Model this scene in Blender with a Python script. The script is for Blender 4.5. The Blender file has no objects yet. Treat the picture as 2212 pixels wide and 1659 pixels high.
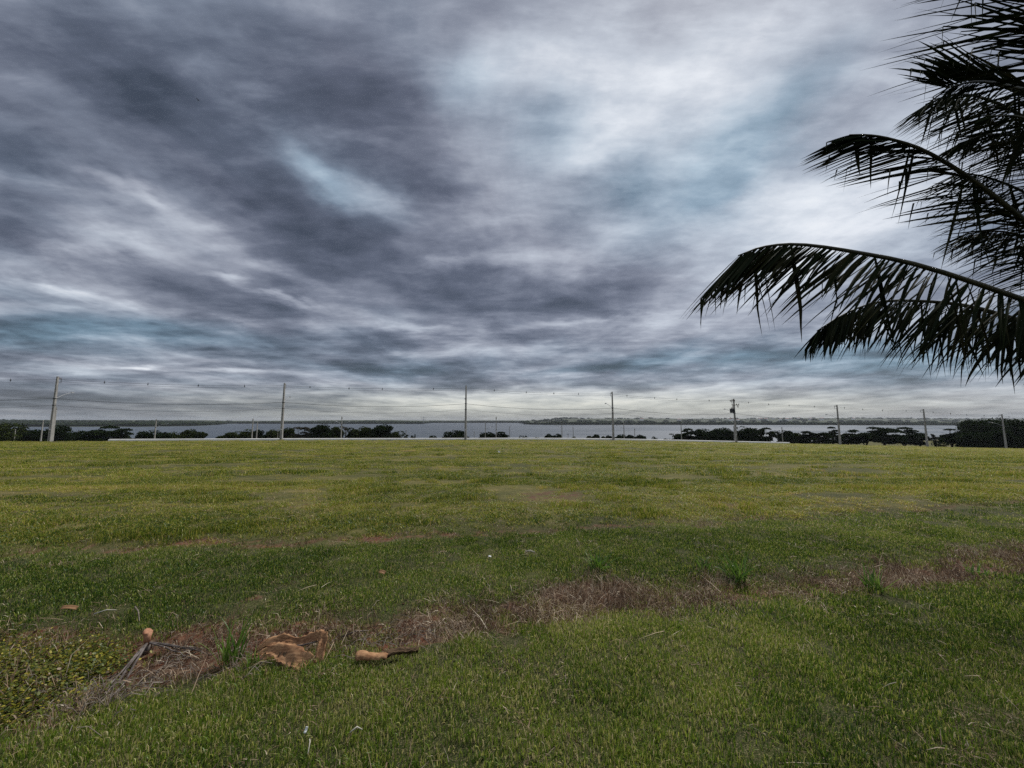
import bpy, math, random
import numpy as np
from mathutils import Vector, Matrix

sc = bpy.context.scene
rad = math.radians
rng = np.random.default_rng(7)
random.seed(7)

# ------------------------------------------------------------------ camera
F = 799.0                      # focal length in units of a 2212 px wide view (13 mm lens)
EYE = 1.6
PITCH = math.atan(79.5 / F)
cam_d = bpy.data.cameras.new('camera')
cam_d.lens = 13.0
cam_d.sensor_width = 36.0
cam_d.clip_start = 0.05
cam_d.clip_end = 30000.0
cam = bpy.data.objects.new('camera', cam_d)
sc.collection.objects.link(cam)
cam.location = (0, 0, EYE)
cam.rotation_euler = (math.pi / 2 + PITCH, 0, 0)
sc.camera = cam

# ------------------------------------------------------------------ world: broken overcast over a Nishita sky
EXPO, SKY_STR, HAZE = 1.5, 0.05, 5e-5
SUN_EL, SUN_AZ = rad(52), rad(32)           # azimuth measured from +Y towards +X
world = bpy.data.worlds.new('World')
sc.world = world
world.use_nodes = True
WT = world.node_tree
WT.nodes.clear()


def s2l(c):
    return tuple(((v / 255) / 12.92 if v / 255 <= 0.04045 else ((v / 255 + 0.055) / 1.055) ** 2.4) for v in c)


class NB:
    """tiny helper to write node trees"""
    def __init__(self, tree):
        self.t = tree

    def n(self, typ, **kw):
        nd = self.t.nodes.new(typ)
        for k, v in kw.items():
            setattr(nd, k, v)
        return nd

    def _in(self, sock, v):
        if isinstance(v, bpy.types.NodeSocket):
            self.t.links.new(v, sock)
        elif v is not None:
            sock.default_value = v

    def math(self, op, a, b=None, c=None, clamp=False):
        nd = self.n('ShaderNodeMath', operation=op, use_clamp=clamp)
        self._in(nd.inputs[0], a)
        if b is not None: self._in(nd.inputs[1], b)
        if c is not None: self._in(nd.inputs[2], c)
        return nd.outputs[0]

    def vmath(self, op, a, b=None, scale=None):
        nd = self.n('ShaderNodeVectorMath', operation=op)
        self._in(nd.inputs[0], a)
        if b is not None: self._in(nd.inputs[1], b)
        if scale is not None: self._in(nd.inputs['Scale'], scale)
        return nd.outputs['Value'] if op in ('DOT_PRODUCT', 'LENGTH', 'DISTANCE') else nd.outputs[0]

    def sep(self, v):
        nd = self.n('ShaderNodeSeparateXYZ')
        self._in(nd.inputs[0], v)
        return nd.outputs[0], nd.outputs[1], nd.outputs[2]

    def comb(self, x, y, z):
        nd = self.n('ShaderNodeCombineXYZ')
        self._in(nd.inputs[0], x); self._in(nd.inputs[1], y); self._in(nd.inputs[2], z)
        return nd.outputs[0]

    def mapping(self, v, loc=(0, 0, 0), rot=(0, 0, 0), scale=(1, 1, 1), typ='POINT'):
        nd = self.n('ShaderNodeMapping', vector_type=typ)
        self._in(nd.inputs['Vector'], v)
        nd.inputs['Location'].default_value = loc
        nd.inputs['Rotation'].default_value = rot
        nd.inputs['Scale'].default_value = scale
        return nd.outputs[0]

    def noise(self, v, scale, detail=4, rough=0.5, out=0, dist=0.0):
        nd = self.n('ShaderNodeTexNoise')
        self._in(nd.inputs['Vector'], v)
        self._in(nd.inputs['Scale'], scale)
        nd.inputs['Detail'].default_value = detail
        nd.inputs['Roughness'].default_value = rough
        nd.inputs['Distortion'].default_value = dist
        return nd.outputs[out]

    def ramp(self, f, stops, interp='LINEAR'):
        nd = self.n('ShaderNodeValToRGB')
        self._in(nd.inputs[0], f)
        cr = nd.color_ramp
        cr.interpolation = interp
        while len(cr.elements) < len(stops):
            cr.elements.new(0.5)
        for e, (p, c) in zip(cr.elements, stops):
            e.position = p
            e.color = (*c, 1) if len(c) == 3 else c
        return nd.outputs[0]

    def mix(self, f, a, b):
        nd = self.n('ShaderNodeMix', data_type='RGBA')
        self._in(nd.inputs[0], f)
        self._in(nd.inputs[6], (*a, 1) if isinstance(a, tuple) and len(a) == 3 else a)
        self._in(nd.inputs[7], (*b, 1) if isinstance(b, tuple) and len(b) == 3 else b)
        return nd.outputs[2]

    def mrange(self, v, a, b, c=0.0, d=1.0, smooth=True):
        nd = self.n('ShaderNodeMapRange', interpolation_type='SMOOTHSTEP' if smooth else 'LINEAR')
        self._in(nd.inputs[0], v)
        for i, q in zip((1, 2, 3, 4), (a, b, c, d)):
            nd.inputs[i].default_value = q
        return nd.outputs[0]


W = NB(WT)
geo_dir = W.n('ShaderNodeTexCoord').outputs['Generated']
dx, dy, dz = W.sep(geo_dir)
# clouds lie in a layer overhead: project the direction on that layer
zc = W.math('ADD', W.math('MAXIMUM', dz, 0.0), 0.075)
lay = W.comb(W.math('DIVIDE', dx, zc), W.math('DIVIDE', dy, zc), 0.0)
# bearing / elevation of the direction ahead
yc = W.math('MAXIMUM', dy, 0.12)
ga, gb = W.math('DIVIDE', dx, yc), W.math('DIVIDE', dz, yc)
w1 = W.noise(lay, 1.1, 5, 0.55, out=1)
w2 = W.noise(lay, 4.0, 4, 0.6, out=1)
wv = W.vmath('ADD', W.vmath('MULTIPLY', W.vmath('SUBTRACT', w1, (0.5, 0.5, 0.5)), (0.42, 0.42, 0)),
             W.vmath('MULTIPLY', W.vmath('SUBTRACT', w2, (0.5, 0.5, 0.5)), (0.16, 0.16, 0)))
wx, wy, _ = W.sep(wv)
gbp = W.math('MINIMUM', W.math('MAXIMUM', gb, 0.0), 1.0)
elev = W.math('ADD', gb, W.math('MULTIPLY', wy, W.math('MULTIPLY', gbp, 0.9)))
pos = W.comb(W.math('ADD', ga, W.math('MULTIPLY', wx, W.math('ADD', gbp, 0.25))), elev, 0.0)

HOR = 909.0
BL = [  # centre x, y, half sizes, tilt (deg, + falls to the right), brightness, blueness
    (250, 180, 560, 260, 24, -.13, 0), (820, 130, 260, 160, 30, -.02, 0), (330, 230, 420, 160, 26, -.03, 0), (560, 120, 260, 150, 30, -.06, -.1), (-30, 330, 150, 110, 20, -.12, .15),
    (850, 250, 190, 90, 45, -.08, -.2), (1290, 110, 300, 190, 10, .21, 0), (1650, 40, 340, 110, -15, .17, 0),
    (1000, 120, 100, 130, 30, .10, .5), (1190, 240, 110, 80, 0, -.05, .5), (1720, 200, 300, 75, -38, -.09, .85),
    (1380, 350, 90, 60, -30, -.17, .5), (1560, 370, 130, 70, -40, -.03, .6), (1850, 400, 290, 120, -35, .29, 0), (1450, 260, 330, 230, -10, .08, .1), (1500, 640, 420, 120, 0, .07, 0), (1130, 420, 130, 90, 0, .05, .1), (1580, 240, 200, 140, -30, .05, 0),
    (1350, 480, 230, 50, -28, .17, 0), (1620, 460, 200, 55, -22, .12, 0), (1290, 290, 130, 50, -10, .08, 0),
    (640, 340, 110, 40, 48, .15, .5), (720, 395, 150, 50, 25, .18, .3), (780, 400, 60, 28, 20, .12, 0),
    (450, 420, 280, 70, 24, -.08, 0), (830, 505, 120, 42, 0, -.06, -.1), (600, 490, 220, 45, 22, -.01, 0),
    (240, 410, 150, 18, 25, .19, -.1), (240, 515, 130, 30, 12, .22, 0), (110, 612, 150, 14, 15, .26, 0),
    (455, 590, 50, 13, 5, .26, -.2), (590, 632, 100, 8, 12, .20, -.2), (0, 500, 120, 40, 10, -.09, 0),
    (350, 720, 330, 34, 4, -.13, .65), (30, 715, 150, 40, 0, -.05, .6), (300, 793, 60, 6, 0, .30, -.2),
    (490, 802, 90, 7, 4, .26, -.2), (850, 800, 120, 20, 0, -.16, .6), (1090, 620, 240, 75, 0, -.14, -.2), (760, 640, 500, 110, 6, -.05, -.1), (1000, 500, 330, 90, 0, -.01, -.1), (900, 760, 420, 50, 0, -.05, 0),
    (1340, 610, 210, 60, -8, -.15, -.2), (1260, 690, 190, 15, -8, .15, 0), (890, 700, 90, 11, 0, .16, 0),
    (1000, 760, 250, 10, 0, .08, 0), (1300, 795, 150, 13, -5, -.20, .5), (1600, 765, 300, 24, -3, -.05, .6),
    (1950, 780, 330, 40, 0, -.03, .8), (1200, 868, 480, 22, 0, .17, -.3), (980, 884, 150, 16, 0, .07, -.3),
    (1700, 870, 450, 30, 0, .10, -.1), (200, 870, 520, 35, 0, -.08, 0), (2130, 230, 240, 220, 0, .20, 0),
    (1650, 570, 240, 45, -5, .07, 0), (1000, 560, 190, 20, -6, .13, -.1), (640, 840, 240, 16, 0, .04, 0),
    (560, 560, 200, 12, 16, .10, 0), (130, 660, 240, 10, 8, .06, 0),
]
Bv, Hv = None, None
for (cx, cy, sx, sy, ang, wb, wh) in BL:
    m = W.mapping(pos, ((cx - 1106) / F, (HOR - cy) / F, 0), (0, 0, rad(-ang)), (sx / F, sy / F, 1), 'TEXTURE')
    g = W.math('POWER', 0.3679, W.vmath('DOT_PRODUCT', m, m))
    Bv = W.math('MULTIPLY_ADD', g, wb, 0.0 if Bv is None else Bv)
    if wh:
        Hv = W.math('MULTIPLY_ADD', g, wh, 0.0 if Hv is None else Hv)
front = W.mrange(dy, 0.10, 0.32)
Bv = W.math('MULTIPLY', Bv, front)
Hv = W.math('MULTIPLY', Hv, front)
# the layer's own structure: streaks running away from the viewer, billows and fine wisps
st = W.mapping(lay, (3.1, 1.7, 0), (0, 0, rad(20)), (1.15, 0.75, 1))
n1 = W.noise(st, 1.35, 9, 0.55, dist=0.5)
gq = W.math('MAXIMUM', gb, 0.0)
qq = W.comb(W.math('DIVIDE', ga, W.math('ADD', gq, 0.42)), W.math('MULTIPLY', W.math('LOGARITHM', W.math('ADD', gq, 0.07), 2.71828), -0.95), 0.0)
n2 = W.noise(W.mapping(qq, (8, 2, 0), (0, 0, rad(-12)), (0.8, 1.35, 1)), 3.0, 11, 0.60, dist=0.25)
n3 = W.noise(W.mapping(qq, (1, 9, 3), (0, 0, rad(10)), (0.75, 1.4, 1)), 9.5, 8, 0.64, dist=0.2)
n6 = W.noise(W.mapping(qq, (5, 3, 8), (0, 0, rad(-8)), (0.7, 1.5, 1)), 2.6, 8, 0.58, dist=0.35)
rdg = W.math('POWER', W.math('SUBTRACT', 1.0, W.math('ABSOLUTE', W.math('MULTIPLY_ADD', n6, 4.0, -2.0)), clamp=True), 3.0)
det = W.math('MULTIPLY', W.math('SUBTRACT', n1, 0.5), 0.52)
det = W.math('MULTIPLY_ADD', W.math('SUBTRACT', n2, 0.5), 0.30, det)
n2s = W.noise(W.mapping(qq, (2, 6, 5), (0, 0, rad(-14)), (0.8, 1.3, 1)), 2.1, 12, 0.54, dist=0.35)
det = W.math('MULTIPLY_ADD', W.math('SUBTRACT', W.mrange(n2s, .40, .60), 0.5), 0.095, det)
n2t = W.noise(W.mapping(qq, (7, 1, 2), (0, 0, rad(-5)), (0.8, 1.5, 1)), 4.6, 10, 0.55, dist=0.3)
det = W.math('MULTIPLY_ADD', W.math('SUBTRACT', W.mrange(n2t, .41, .60), 0.5), 0.050, det)
det = W.math('MULTIPLY_ADD', W.math('SUBTRACT', n3, 0.5), 0.17, det)
det = W.math('MULTIPLY_ADD', rdg, 0.05, det)
far_soft = W.mrange(dz, 0.0, 0.10, 0.45, 1.0)
low = W.math('MULTIPLY', W.math('MULTIPLY', W.mrange(gb, .012, .06), W.mrange(gb, .42, .16)), front)
n4 = W.noise(W.comb(W.math('MULTIPLY', ga, 2.6), W.math('MULTIPLY', gb, 24.0), 4.0), 1.0, 8, .6, dist=.3)
n5 = W.noise(W.comb(W.math('MULTIPLY', ga, 7.5), W.math('MULTIPLY', gb, 60.0), 9.0), 1.0, 6, .6, dist=.3)
det = W.math('MULTIPLY', det, far_soft)
det = W.math('MULTIPLY_ADD', W.math('MULTIPLY', W.math('SUBTRACT', n4, 0.5), low), 0.50, det)
det = W.math('MULTIPLY_ADD', W.math('MULTIPLY', W.math('SUBTRACT', n5, 0.5), low), 0.26, det)
base = W.math('ADD', 0.515, W.math('MULTIPLY', W.mrange(dz, 0.62, 0.95), 0.16))
base = W.math('MULTIPLY_ADD', W.mrange(dy, 0.2, -0.4), 0.10, base)
Bt = W.math('ADD', W.math('ADD', Bv, det), base)
hn = W.noise(W.mapping(lay, (4, 4, 7), (0, 0, 0), (1.0, 0.6, 1)), 1.3, 4, 0.5)
Ht = W.math('ADD', Hv, W.math('MULTIPLY_ADD', W.math('SUBTRACT', hn, 0.5), 0.95, 0.10), clamp=True)
viol = W.ramp(Bt, [(.10, s2l((42, 46, 57))), (.26, s2l((62, 67, 79))), (.38, s2l((89, 94, 109))), (.50, s2l((122, 127, 142))),
                   (.62, s2l((159, 164, 177))), (.75, s2l((193, 199, 210))), (.88, s2l((228, 232, 239))), (1.0, s2l((246, 248, 251)))])
blue = W.ramp(Bt, [(.10, s2l((40, 54, 66))), (.26, s2l((56, 72, 84))), (.38, s2l((80, 99, 115))), (.50, s2l((108, 133, 152))),
                   (.62, s2l((146, 168, 186))), (.75, s2l((184, 202, 216))), (.88, s2l((220, 230, 238))), (1.0, s2l((244, 248, 251)))])
warm = W.ramp(Bt, [(.26, s2l((70, 76, 84))), (.42, s2l((104, 110, 114))), (.55, s2l((146, 149, 145))),
                   (.68, s2l((188, 190, 182))), (.80, s2l((218, 217, 204))), (1.0, s2l((240, 237, 228)))])
cl = W.mix(Ht, viol, blue)
wf = W.math('MULTIPLY', W.mrange(gb, 0.12, 0.03), W.mrange(W.math('ABSOLUTE', W.math('SUBTRACT', ga, 0.12)), 1.6, 0.4, 0.30, 0.78))
cl = W.mix(W.math('MULTIPLY', wf, front), cl, warm)
sky = W.n('ShaderNodeTexSky', sky_type='NISHITA')
sky.sun_disc = False
sky.sun_elevation = SUN_EL
sky.sun_rotation = SUN_AZ
sky.altitude = 300
skc = W.mix(0.94, sky.outputs[0], W.vmath('SCALE', cl, scale=1.0 / (SKY_STR * 2 ** EXPO)))
bg = W.n('ShaderNodeBackground')
WT.links.new(skc, bg.inputs[0])
bg.inputs[1].default_value = SKY_STR
wo = W.n('ShaderNodeOutputWorld')
WT.links.new(bg.outputs[0], wo.inputs[0])
world.cycles.sampling_method = 'MANUAL'
world.cycles.sample_map_resolution = 512

# ------------------------------------------------------------------ sun behind the cloud
sun_d = bpy.data.lights.new('sun', 'SUN')
sun_d.energy = 1.5
sun_d.angle = rad(12)
sun_d.color = (1.0, 0.96, 0.9)
sun = bpy.data.objects.new('sun', sun_d)
sc.collection.objects.link(sun)
sdir = Vector((math.sin(SUN_AZ) * math.cos(SUN_EL), math.cos(SUN_AZ) * math.cos(SUN_EL), math.sin(SUN_EL)))
sun.rotation_euler = (-sdir).to_track_quat('-Z', 'Y').to_euler()
sun.location = (0, 0, 50)

sc.view_settings.view_transform = 'Standard'
sc.view_settings.look = 'None'
sc.view_settings.exposure = EXPO
sc.view_settings.gamma = 1.0
sc.view_settings.use_curve_mapping = False
sc.render.film_transparent = False
cy = sc.cycles
cy.max_bounces = 6
cy.diffuse_bounces = 2
cy.glossy_bounces = 2
cy.transmission_bounces = 3
cy.transparent_max_bounces = 4
cy.volume_bounces = 0
cy.caustics_reflective = False
cy.caustics_refractive = False
cy.use_denoising = False
cy.denoiser = 'OPENIMAGEDENOISE'
cy.denoising_input_passes = 'RGB_ALBEDO_NORMAL'
cy.denoising_prefilter = 'ACCURATE'

# ------------------------------------------------------------------ placing: from bearing in the view to a world point
cp, sp_ = math.cos(PITCH), math.sin(PITCH)


def ray(px, py):
    r, u = (px - 1106) / F, (829.5 - py) / F
    v = Vector((r, cp - u * sp_, sp_ + u * cp))
    return v


def at(px, py, Y):
    """world point seen at px,py whose distance ahead (world Y) is Y"""
    v = ray(px, py)
    return Vector((0, 0, EYE)) + v * (Y / v.y)


# ------------------------------------------------------------------ terrain
def hash2(ix, iy, seed):
    h = (ix.astype(np.int64) * 374761393 + iy.astype(np.int64) * 668265263 + seed * 1442695041) & 0xffffffff
    h = ((h ^ (h >> 13)) * 1274126177) & 0xffffffff
    return ((h ^ (h >> 16)) & 0xffff) / 65535.0


def vnoise(x, y, seed=0):
    x = np.asarray(x, float); y = np.asarray(y, float)
    ix, iy = np.floor(x), np.floor(y)
    fx, fy = x - ix, y - iy
    fx, fy = fx * fx * (3 - 2 * fx), fy * fy * (3 - 2 * fy)
    a, b = hash2(ix, iy, seed), hash2(ix + 1, iy, seed)
    c, d = hash2(ix, iy + 1, seed), hash2(ix + 1, iy + 1, seed)
    return (a * (1 - fx) + b * fx) * (1 - fy) + (c * (1 - fx) + d * fx) * fy


def fbm(x, y, seed=0, octv=4):
    s, a, t = 0, 1.0, 0
    for o in range(octv):
        s = s + a * vnoise(x * 2 ** o + 13.7 * o, y * 2 ** o + 7.1 * o, seed + o)
        t += a
        a *= 0.5
    return s / t


def sstep(a, b, v):
    t = np.clip((v - a) / (b - a), 0, 1)
    return t * t * (3 - 2 * t)


def splus(v, w):
    return w * np.logaddexp(0, v / w)


POLES = [(-97, 48.0), (-66.3, 53.6), (-37.7, 61), (-8, 64.2), (19.6, 72.2), (48, 80), (77.6, 88.4), (103.5, 93.2), (136, 103), (168, 113)]
PX = np.array([-400] + [p[0] for p in POLES] + [600], float)
PY = np.array([5] + [p[1] for p in POLES] + [250], float)


def ykerb(x):
    return np.interp(x, PX, PY)


def field_base(x, y):
    return -0.028 * splus(y - 5, 3.0) - 0.026 * splus(x - 12, 7.0) * sstep(6, 42, y)


def ground_pt(px, py):
    v = ray(px, py)
    k = 1.0
    for _ in range(40):
        x, y = v.x * k, v.y * k
        z = float(field_base(np.array(x), np.array(y)))
        k = (z - EYE) / v.z
    return (v.x * k, v.y * k)


STRIP = [  # px, upper y, lower y of the bare strip at the edge of the near lawn
    (-500, 1400, 1600), (-60, 1372, 1560), (150, 1385, 1540), (300, 1392, 1480), (450, 1372, 1440), (600, 1352, 1420), (800, 1338, 1400), (1000, 1302, 1378),
    (1180, 1268, 1355), (1330, 1250, 1335), (1480, 1248, 1312), (1620, 1244, 1298), (1780, 1232, 1290), (1900, 1214, 1280),
    (2050, 1192, 1256), (2200, 1176, 1240), (2500, 1150, 1225), (2900, 1130, 1210)]
SX, SU, SL = [], [], []
for (px, u, l) in STRIP:
    a, b = ground_pt(px, u), ground_pt(px, l)
    SX.append(px); SU.append(a[1]); SL.append(b[1])
SR = np.array([(px - 1106) / F for px in SX])     # x/y bearings, good enough near the ground line
EDGE = [(-600, 1215), (0, 1192), (500, 1168), (900, 1150), (1300, 1133), (1700, 1118), (2212, 1082), (2800, 1050)]
ER = np.array([(p[0] - 1106) / F for p in EDGE]); EY = np.array([ground_pt(*p)[1] for p in EDGE])


def strip_mask(x, y):
    """1 inside the bare strip, 0 outside"""
    yy = np.maximum(y, 0.3)
    b = x / (yy * 0.97)
    u, l = np.interp(b, SR, SU), np.interp(b, SR, SL)
    w = (fbm(x * 1.7, y * 1.7, 5) - 0.5) * 0.65 + (fbm(x * 6, y * 6, 15) - 0.5) * 0.5 + .35 * sstep(-.05, -.45, b)
    m = np.minimum((yy - l) / 0.30 + w, (u - yy) / 0.40 + w * 1.3)
    return np.clip(m + 0.42, 0, 1) * (y > 0.3)


def field_mask(x, y):
    """0 on the lawn near the viewer, 1 in the rough field beyond"""
    yy = np.maximum(y, 0.3)
    e = np.interp(x / (yy * 0.97), ER, EY)
    return sstep(-0.6, 0.6, yy - e + (fbm(x * .8, y * .8, 9) - .5) * 1.4)


def edge_line(x, y):
    yy = np.maximum(y, 0.3)
    e = np.interp(x / (yy * 0.97), ER, EY)
    return np.exp(-((yy - e + (fbm(x * 1.2, y * 1.2, 19) - .5) * .8) / 0.28) ** 2)


SPOTS = [(1190, 1071, .95, .40), (1575, 1091, .28, .12), (655, 1093, .28, .12), (420, 1171, .25, .10), (820, 1158, .20, .08), (545, 1295, .14, .06), (60, 1378, .26, .10), (420, 1362, .16, .07), (640, 1366, .2, .06)]
SPG = [(*ground_pt(a, b), c * 1.2, d * 2.4) for a, b, c, d in SPOTS]


def bare_spots(x, y):
    w = 0
    for (cx, cy, sx, sy) in SPG:
        q = ((x - cx) / sx) ** 2 + ((y - cy) / (sy * (1 + .0 * cy))) ** 2
        w = np.maximum(w, np.exp(-q * 1.1))
    return np.clip(w * (.8 + 1.2 * fbm(x * 3, y * 3, 93, 2)), 0, 1)


# far shore, by bearing (x/y)
def br(px): return (px - 1106) / F


FS = [  # px, waterline y, skyline y, distance of skyline
    (-900, 923, 906, 2500), (0, 922, 907, 2500), (325, 921.5, 907.5, 2600), (430, 919.8, 908.0, 2800), (470, 918.0, 908.5, 3000), (500, 915.2, 909, 3400),
    (640, 915.4, 909, 3400), (700, 915.8, 907.6, 3000), (860, 915.8, 907.6, 2900), (915, 915.6, 908.8, 3300), (935, 913.6, 908.3, 4300), (1120, 913.6, 908.3, 4300),
    (1136, 916.5, 908.4, 3600), (1150, 917.3, 907.6, 3600), (1190, 917.8, 905.6, 3800), (1210, 917.8, 903.6, 3900), (1320, 917.8, 904.6, 4200), (1400, 917.8, 904.2, 4400),
    (1600, 918, 904.6, 4600), (1720, 918.2, 903.2, 4600), (1900, 918.5, 904.2, 4600), (2100, 919, 904.6, 4600), (2300, 919.5, 904.4, 4600), (3200, 921, 903, 4600)]
FB = np.array([br(f[0]) for f in FS])
WL = -13.4
FY = np.array([(EYE - WL) / ((f[1] - 909) / F) for f in FS])
FT = np.array([EYE + (909 - f[2]) / F * f[3] for f in FS])
FD = np.array([f[3] for f in FS], float)


def far_z(x, y):
    b = np.clip(x / np.maximum(y, 1.0), -6, 6)
    ys, zt, yd = np.interp(b, FB, FY), np.interp(b, FB, FT), np.interp(b, FB, FD)
    t = (y - ys) / (yd - ys)
    n = (fbm(x / 500, y / 500, 31, 4) - .5)
    z = -12.6 + (zt + 12.6) * sstep(0.0, 1.0, t) + n * 14 * sstep(0.05, .5, t) * (1 - sstep(.7, 1.0, t) * .8)
    z = z + (fbm(x / 160, y / 160, 33, 3) - .5) * 3 * sstep(0.6, 1, t)
    z = np.where(y < ys, -17.5 + 4.9 * sstep(ys - 60, ys, y), z)
    return z


def ground_z(x, y):
    x = np.asarray(x, float); y = np.asarray(y, float)
    yk = ykerb(x)
    s = (y - yk) * 0.96
    yf = np.minimum(y, yk)
    z = field_base(x, yf)
    r = np.hypot(x, y)
    z = z + (fbm(x / 9, y / 9, 2, 3) - .5) * 0.16 * sstep(8, 25, r) * (1 - sstep(-14, -2, s))
    z = z + (fbm(x * 1.3, y * 1.3, 3, 3) - .5) * 0.045 * (1 - sstep(-12, -1, s))
    m = strip_mask(x, y)
    z = z - m * 0.055 + m * (fbm(x * 9, y * 9, 4, 2) - .5) * 0.05 - edge_line(x, y) * .05
    z = z + (fbm(x * 4.5, y * 4.5, 12, 2) - .5) * 0.03 * (r < 12)
    sp = np.maximum(s, 0)
    drop = 0.02 * np.minimum(sp, 1.2) + 0.075 * np.maximum(sp - 1.2, 0) + 0.035 * splus(sp - 14, 4)
    zl = z - drop
    zl = -12.9 + splus(zl + 12.9, 0.5)
    shore = 118 + (fbm(x / 30, x * 0 + 3.3, 8, 3) - .5) * 30
    zl = zl - 6.0 * sstep(shore, shore + 25, s) * (s > 0)
    zf = far_z(x, y)
    return np.where(y > 700, zf, zl)


# ------------------------------------------------------------------ mesh helpers
def finish(me, mat, smooth):
    if mat is not None:
        for m in (mat if isinstance(mat, (list, tuple)) else [mat]):
            me.materials.append(m)
    if smooth:
        me.polygons.foreach_set('use_smooth', np.ones(len(me.polygons), bool))
    me.update()


def mesh_np(name, V, faces, mat=None, smooth=False, attrs=None):
    """V (N,3); faces: list of (M,k) int arrays"""
    V = np.asarray(V, np.float32)
    me = bpy.data.meshes.new(name)
    me.vertices.add(len(V))
    me.vertices.foreach_set('co', V.ravel())
    idx, starts, tot = [], [], 0
    for f in faces:
        f = np.asarray(f, np.int32)
        if len(f) == 0: continue
        idx.append(f.ravel())
        starts.append(tot + np.arange(len(f)) * f.shape[1])
        tot += f.size
    if idx:
        idx = np.concatenate(idx); starts = np.concatenate(starts)
        me.loops.add(len(idx))
        me.loops.foreach_set('vertex_index', idx.astype(np.int32))
        me.polygons.add(len(starts))
        me.polygons.foreach_set('loop_start', starts.astype(np.int32))
    for k, a in (attrs or {}).items():
        at_ = me.attributes.new(k, 'FLOAT', 'POINT')
        at_.data.foreach_set('value', np.asarray(a, np.float32))
    me.validate()
    finish(me, mat, smooth)
    return me


def link(name, me, parent=None, loc=None):
    o = bpy.data.objects.new(name, me)
    sc.collection.objects.link(o)
    if parent is not None:
        o.parent = parent
    if loc is not None:
        o.location = loc
    return o


def tag(o, label=None, cat=None, group=None, kind=None):
    if label: o['label'] = label
    if cat: o['category'] = cat
    if group: o['group'] = group
    if kind: o['kind'] = kind
    return o


class MB:
    """collects shapes into one mesh"""
    def __init__(self):
        self.v, self.f = [], []

    def add(self, vs, fs):
        n = len(self.v)
        self.v += [tuple(v) for v in vs]
        self.f += [tuple(i + n for i in f) for f in fs]

    def box(self, c, s, rz=0.0, taper=1.0):
        hx, hy, hz = s[0] / 2, s[1] / 2, s[2] / 2
        ca, sa = math.cos(rz), math.sin(rz)
        vs = []
        for z, k in ((-hz, 1), (hz, taper)):
            for x, y in ((-hx, -hy), (hx, -hy), (hx, hy), (-hx, hy)):
                x, y = x * k, y * k
                vs.append((c[0] + x * ca - y * sa, c[1] + x * sa + y * ca, c[2] + z))
        self.add(vs, [(0, 3, 2, 1), (4, 5, 6, 7), (0, 1, 5, 4), (1, 2, 6, 5), (2, 3, 7, 6), (3, 0, 4, 7)])

    def tube(self, pts, radii, n=6):
        pts = [Vector(p) for p in pts]
        if not hasattr(radii, '__len__'): radii = [radii] * len(pts)
        rings = []
        prev = None
        for i, p in enumerate(pts):
            d = (pts[min(i + 1, len(pts) - 1)] - pts[max(i - 1, 0)])
            if d.length < 1e-9: d = Vector((0, 0, 1))
            d.normalize()
            if prev is None:
                a = Vector((0, 0, 1)) if abs(d.z) < 0.9 else Vector((1, 0, 0))
                u = d.cross(a).normalized()
            else:
                u = (prev - d * prev.dot(d)).normalized()
            prev = u
            w = d.cross(u)
            rings.append([p + (u * math.cos(2 * math.pi * k / n) + w * math.sin(2 * math.pi * k / n)) * radii[i] for k in range(n)])
        vs = [v for r in rings for v in r]
        fs = []
        for i in range(len(pts) - 1):
            for k in range(n):
                a, b = i * n + k, i * n + (k + 1) % n
                fs.append((a, b, b + n, a + n))
        fs.append(tuple(range(n))[::-1])
        fs.append(tuple((len(pts) - 1) * n + k for k in range(n)))
        self.add(vs, fs)

    def build(self, name, mat, parent=None, smooth=False, loc=None):
        me = bpy.data.meshes.new(name)
        me.from_pydata(self.v, [], self.f)
        finish(me, mat, smooth)
        return link(name, me, parent, loc)


def empty(name, loc):
    o = bpy.data.objects.new(name, None)
    sc.collection.objects.link(o)
    o.location = loc
    o.empty_display_size = 0.2
    return o


# ------------------------------------------------------------------ materials
def new_mat(name):
    m = bpy.data.materials.new(name)
    m.use_nodes = True
    m.node_tree.nodes.clear()
    b = NB(m.node_tree)
    out = b.n('ShaderNodeOutputMaterial')
    return m, b, out


def principled(b, out, col, rough=0.8, spec=0.3, bump=None, bstr=0.3, bdist=0.02):
    p = b.n('ShaderNodeBsdfPrincipled')
    b._in(p.inputs['Base Color'], (*col, 1) if isinstance(col, tuple) and len(col) == 3 else col)
    b._in(p.inputs['Roughness'], rough)
    p.inputs['Specular IOR Level'].default_value = spec
    if bump is not None:
        bn = b.n('ShaderNodeBump')
        bn.inputs['Strength'].default_value = bstr
        bn.inputs['Distance'].default_value = bdist
        b._in(bn.inputs['Height'], bump)
        b.t.links.new(bn.outputs[0], p.inputs['Normal'])
    b.t.links.new(p.outputs[0], out.inputs[0])
    return p


def attr(b, name, typ='GEOMETRY'):
    return b.n('ShaderNodeAttribute', attribute_name=name, attribute_type=typ).outputs['Fac']


def mat_simple(name, c1, c2, scale=4.0, rough=0.8, spec=0.25, bstr=0.3, bdist=0.01):
    m, b, out = new_mat(name)
    co = b.n('ShaderNodeTexCoord').outputs['Object']
    n = b.noise(co, scale, 5, 0.6)
    principled(b, out, b.mix(b.mrange(n, .35, .65), c1, c2), rough, spec, n, bstr, bdist)
    return m


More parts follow.
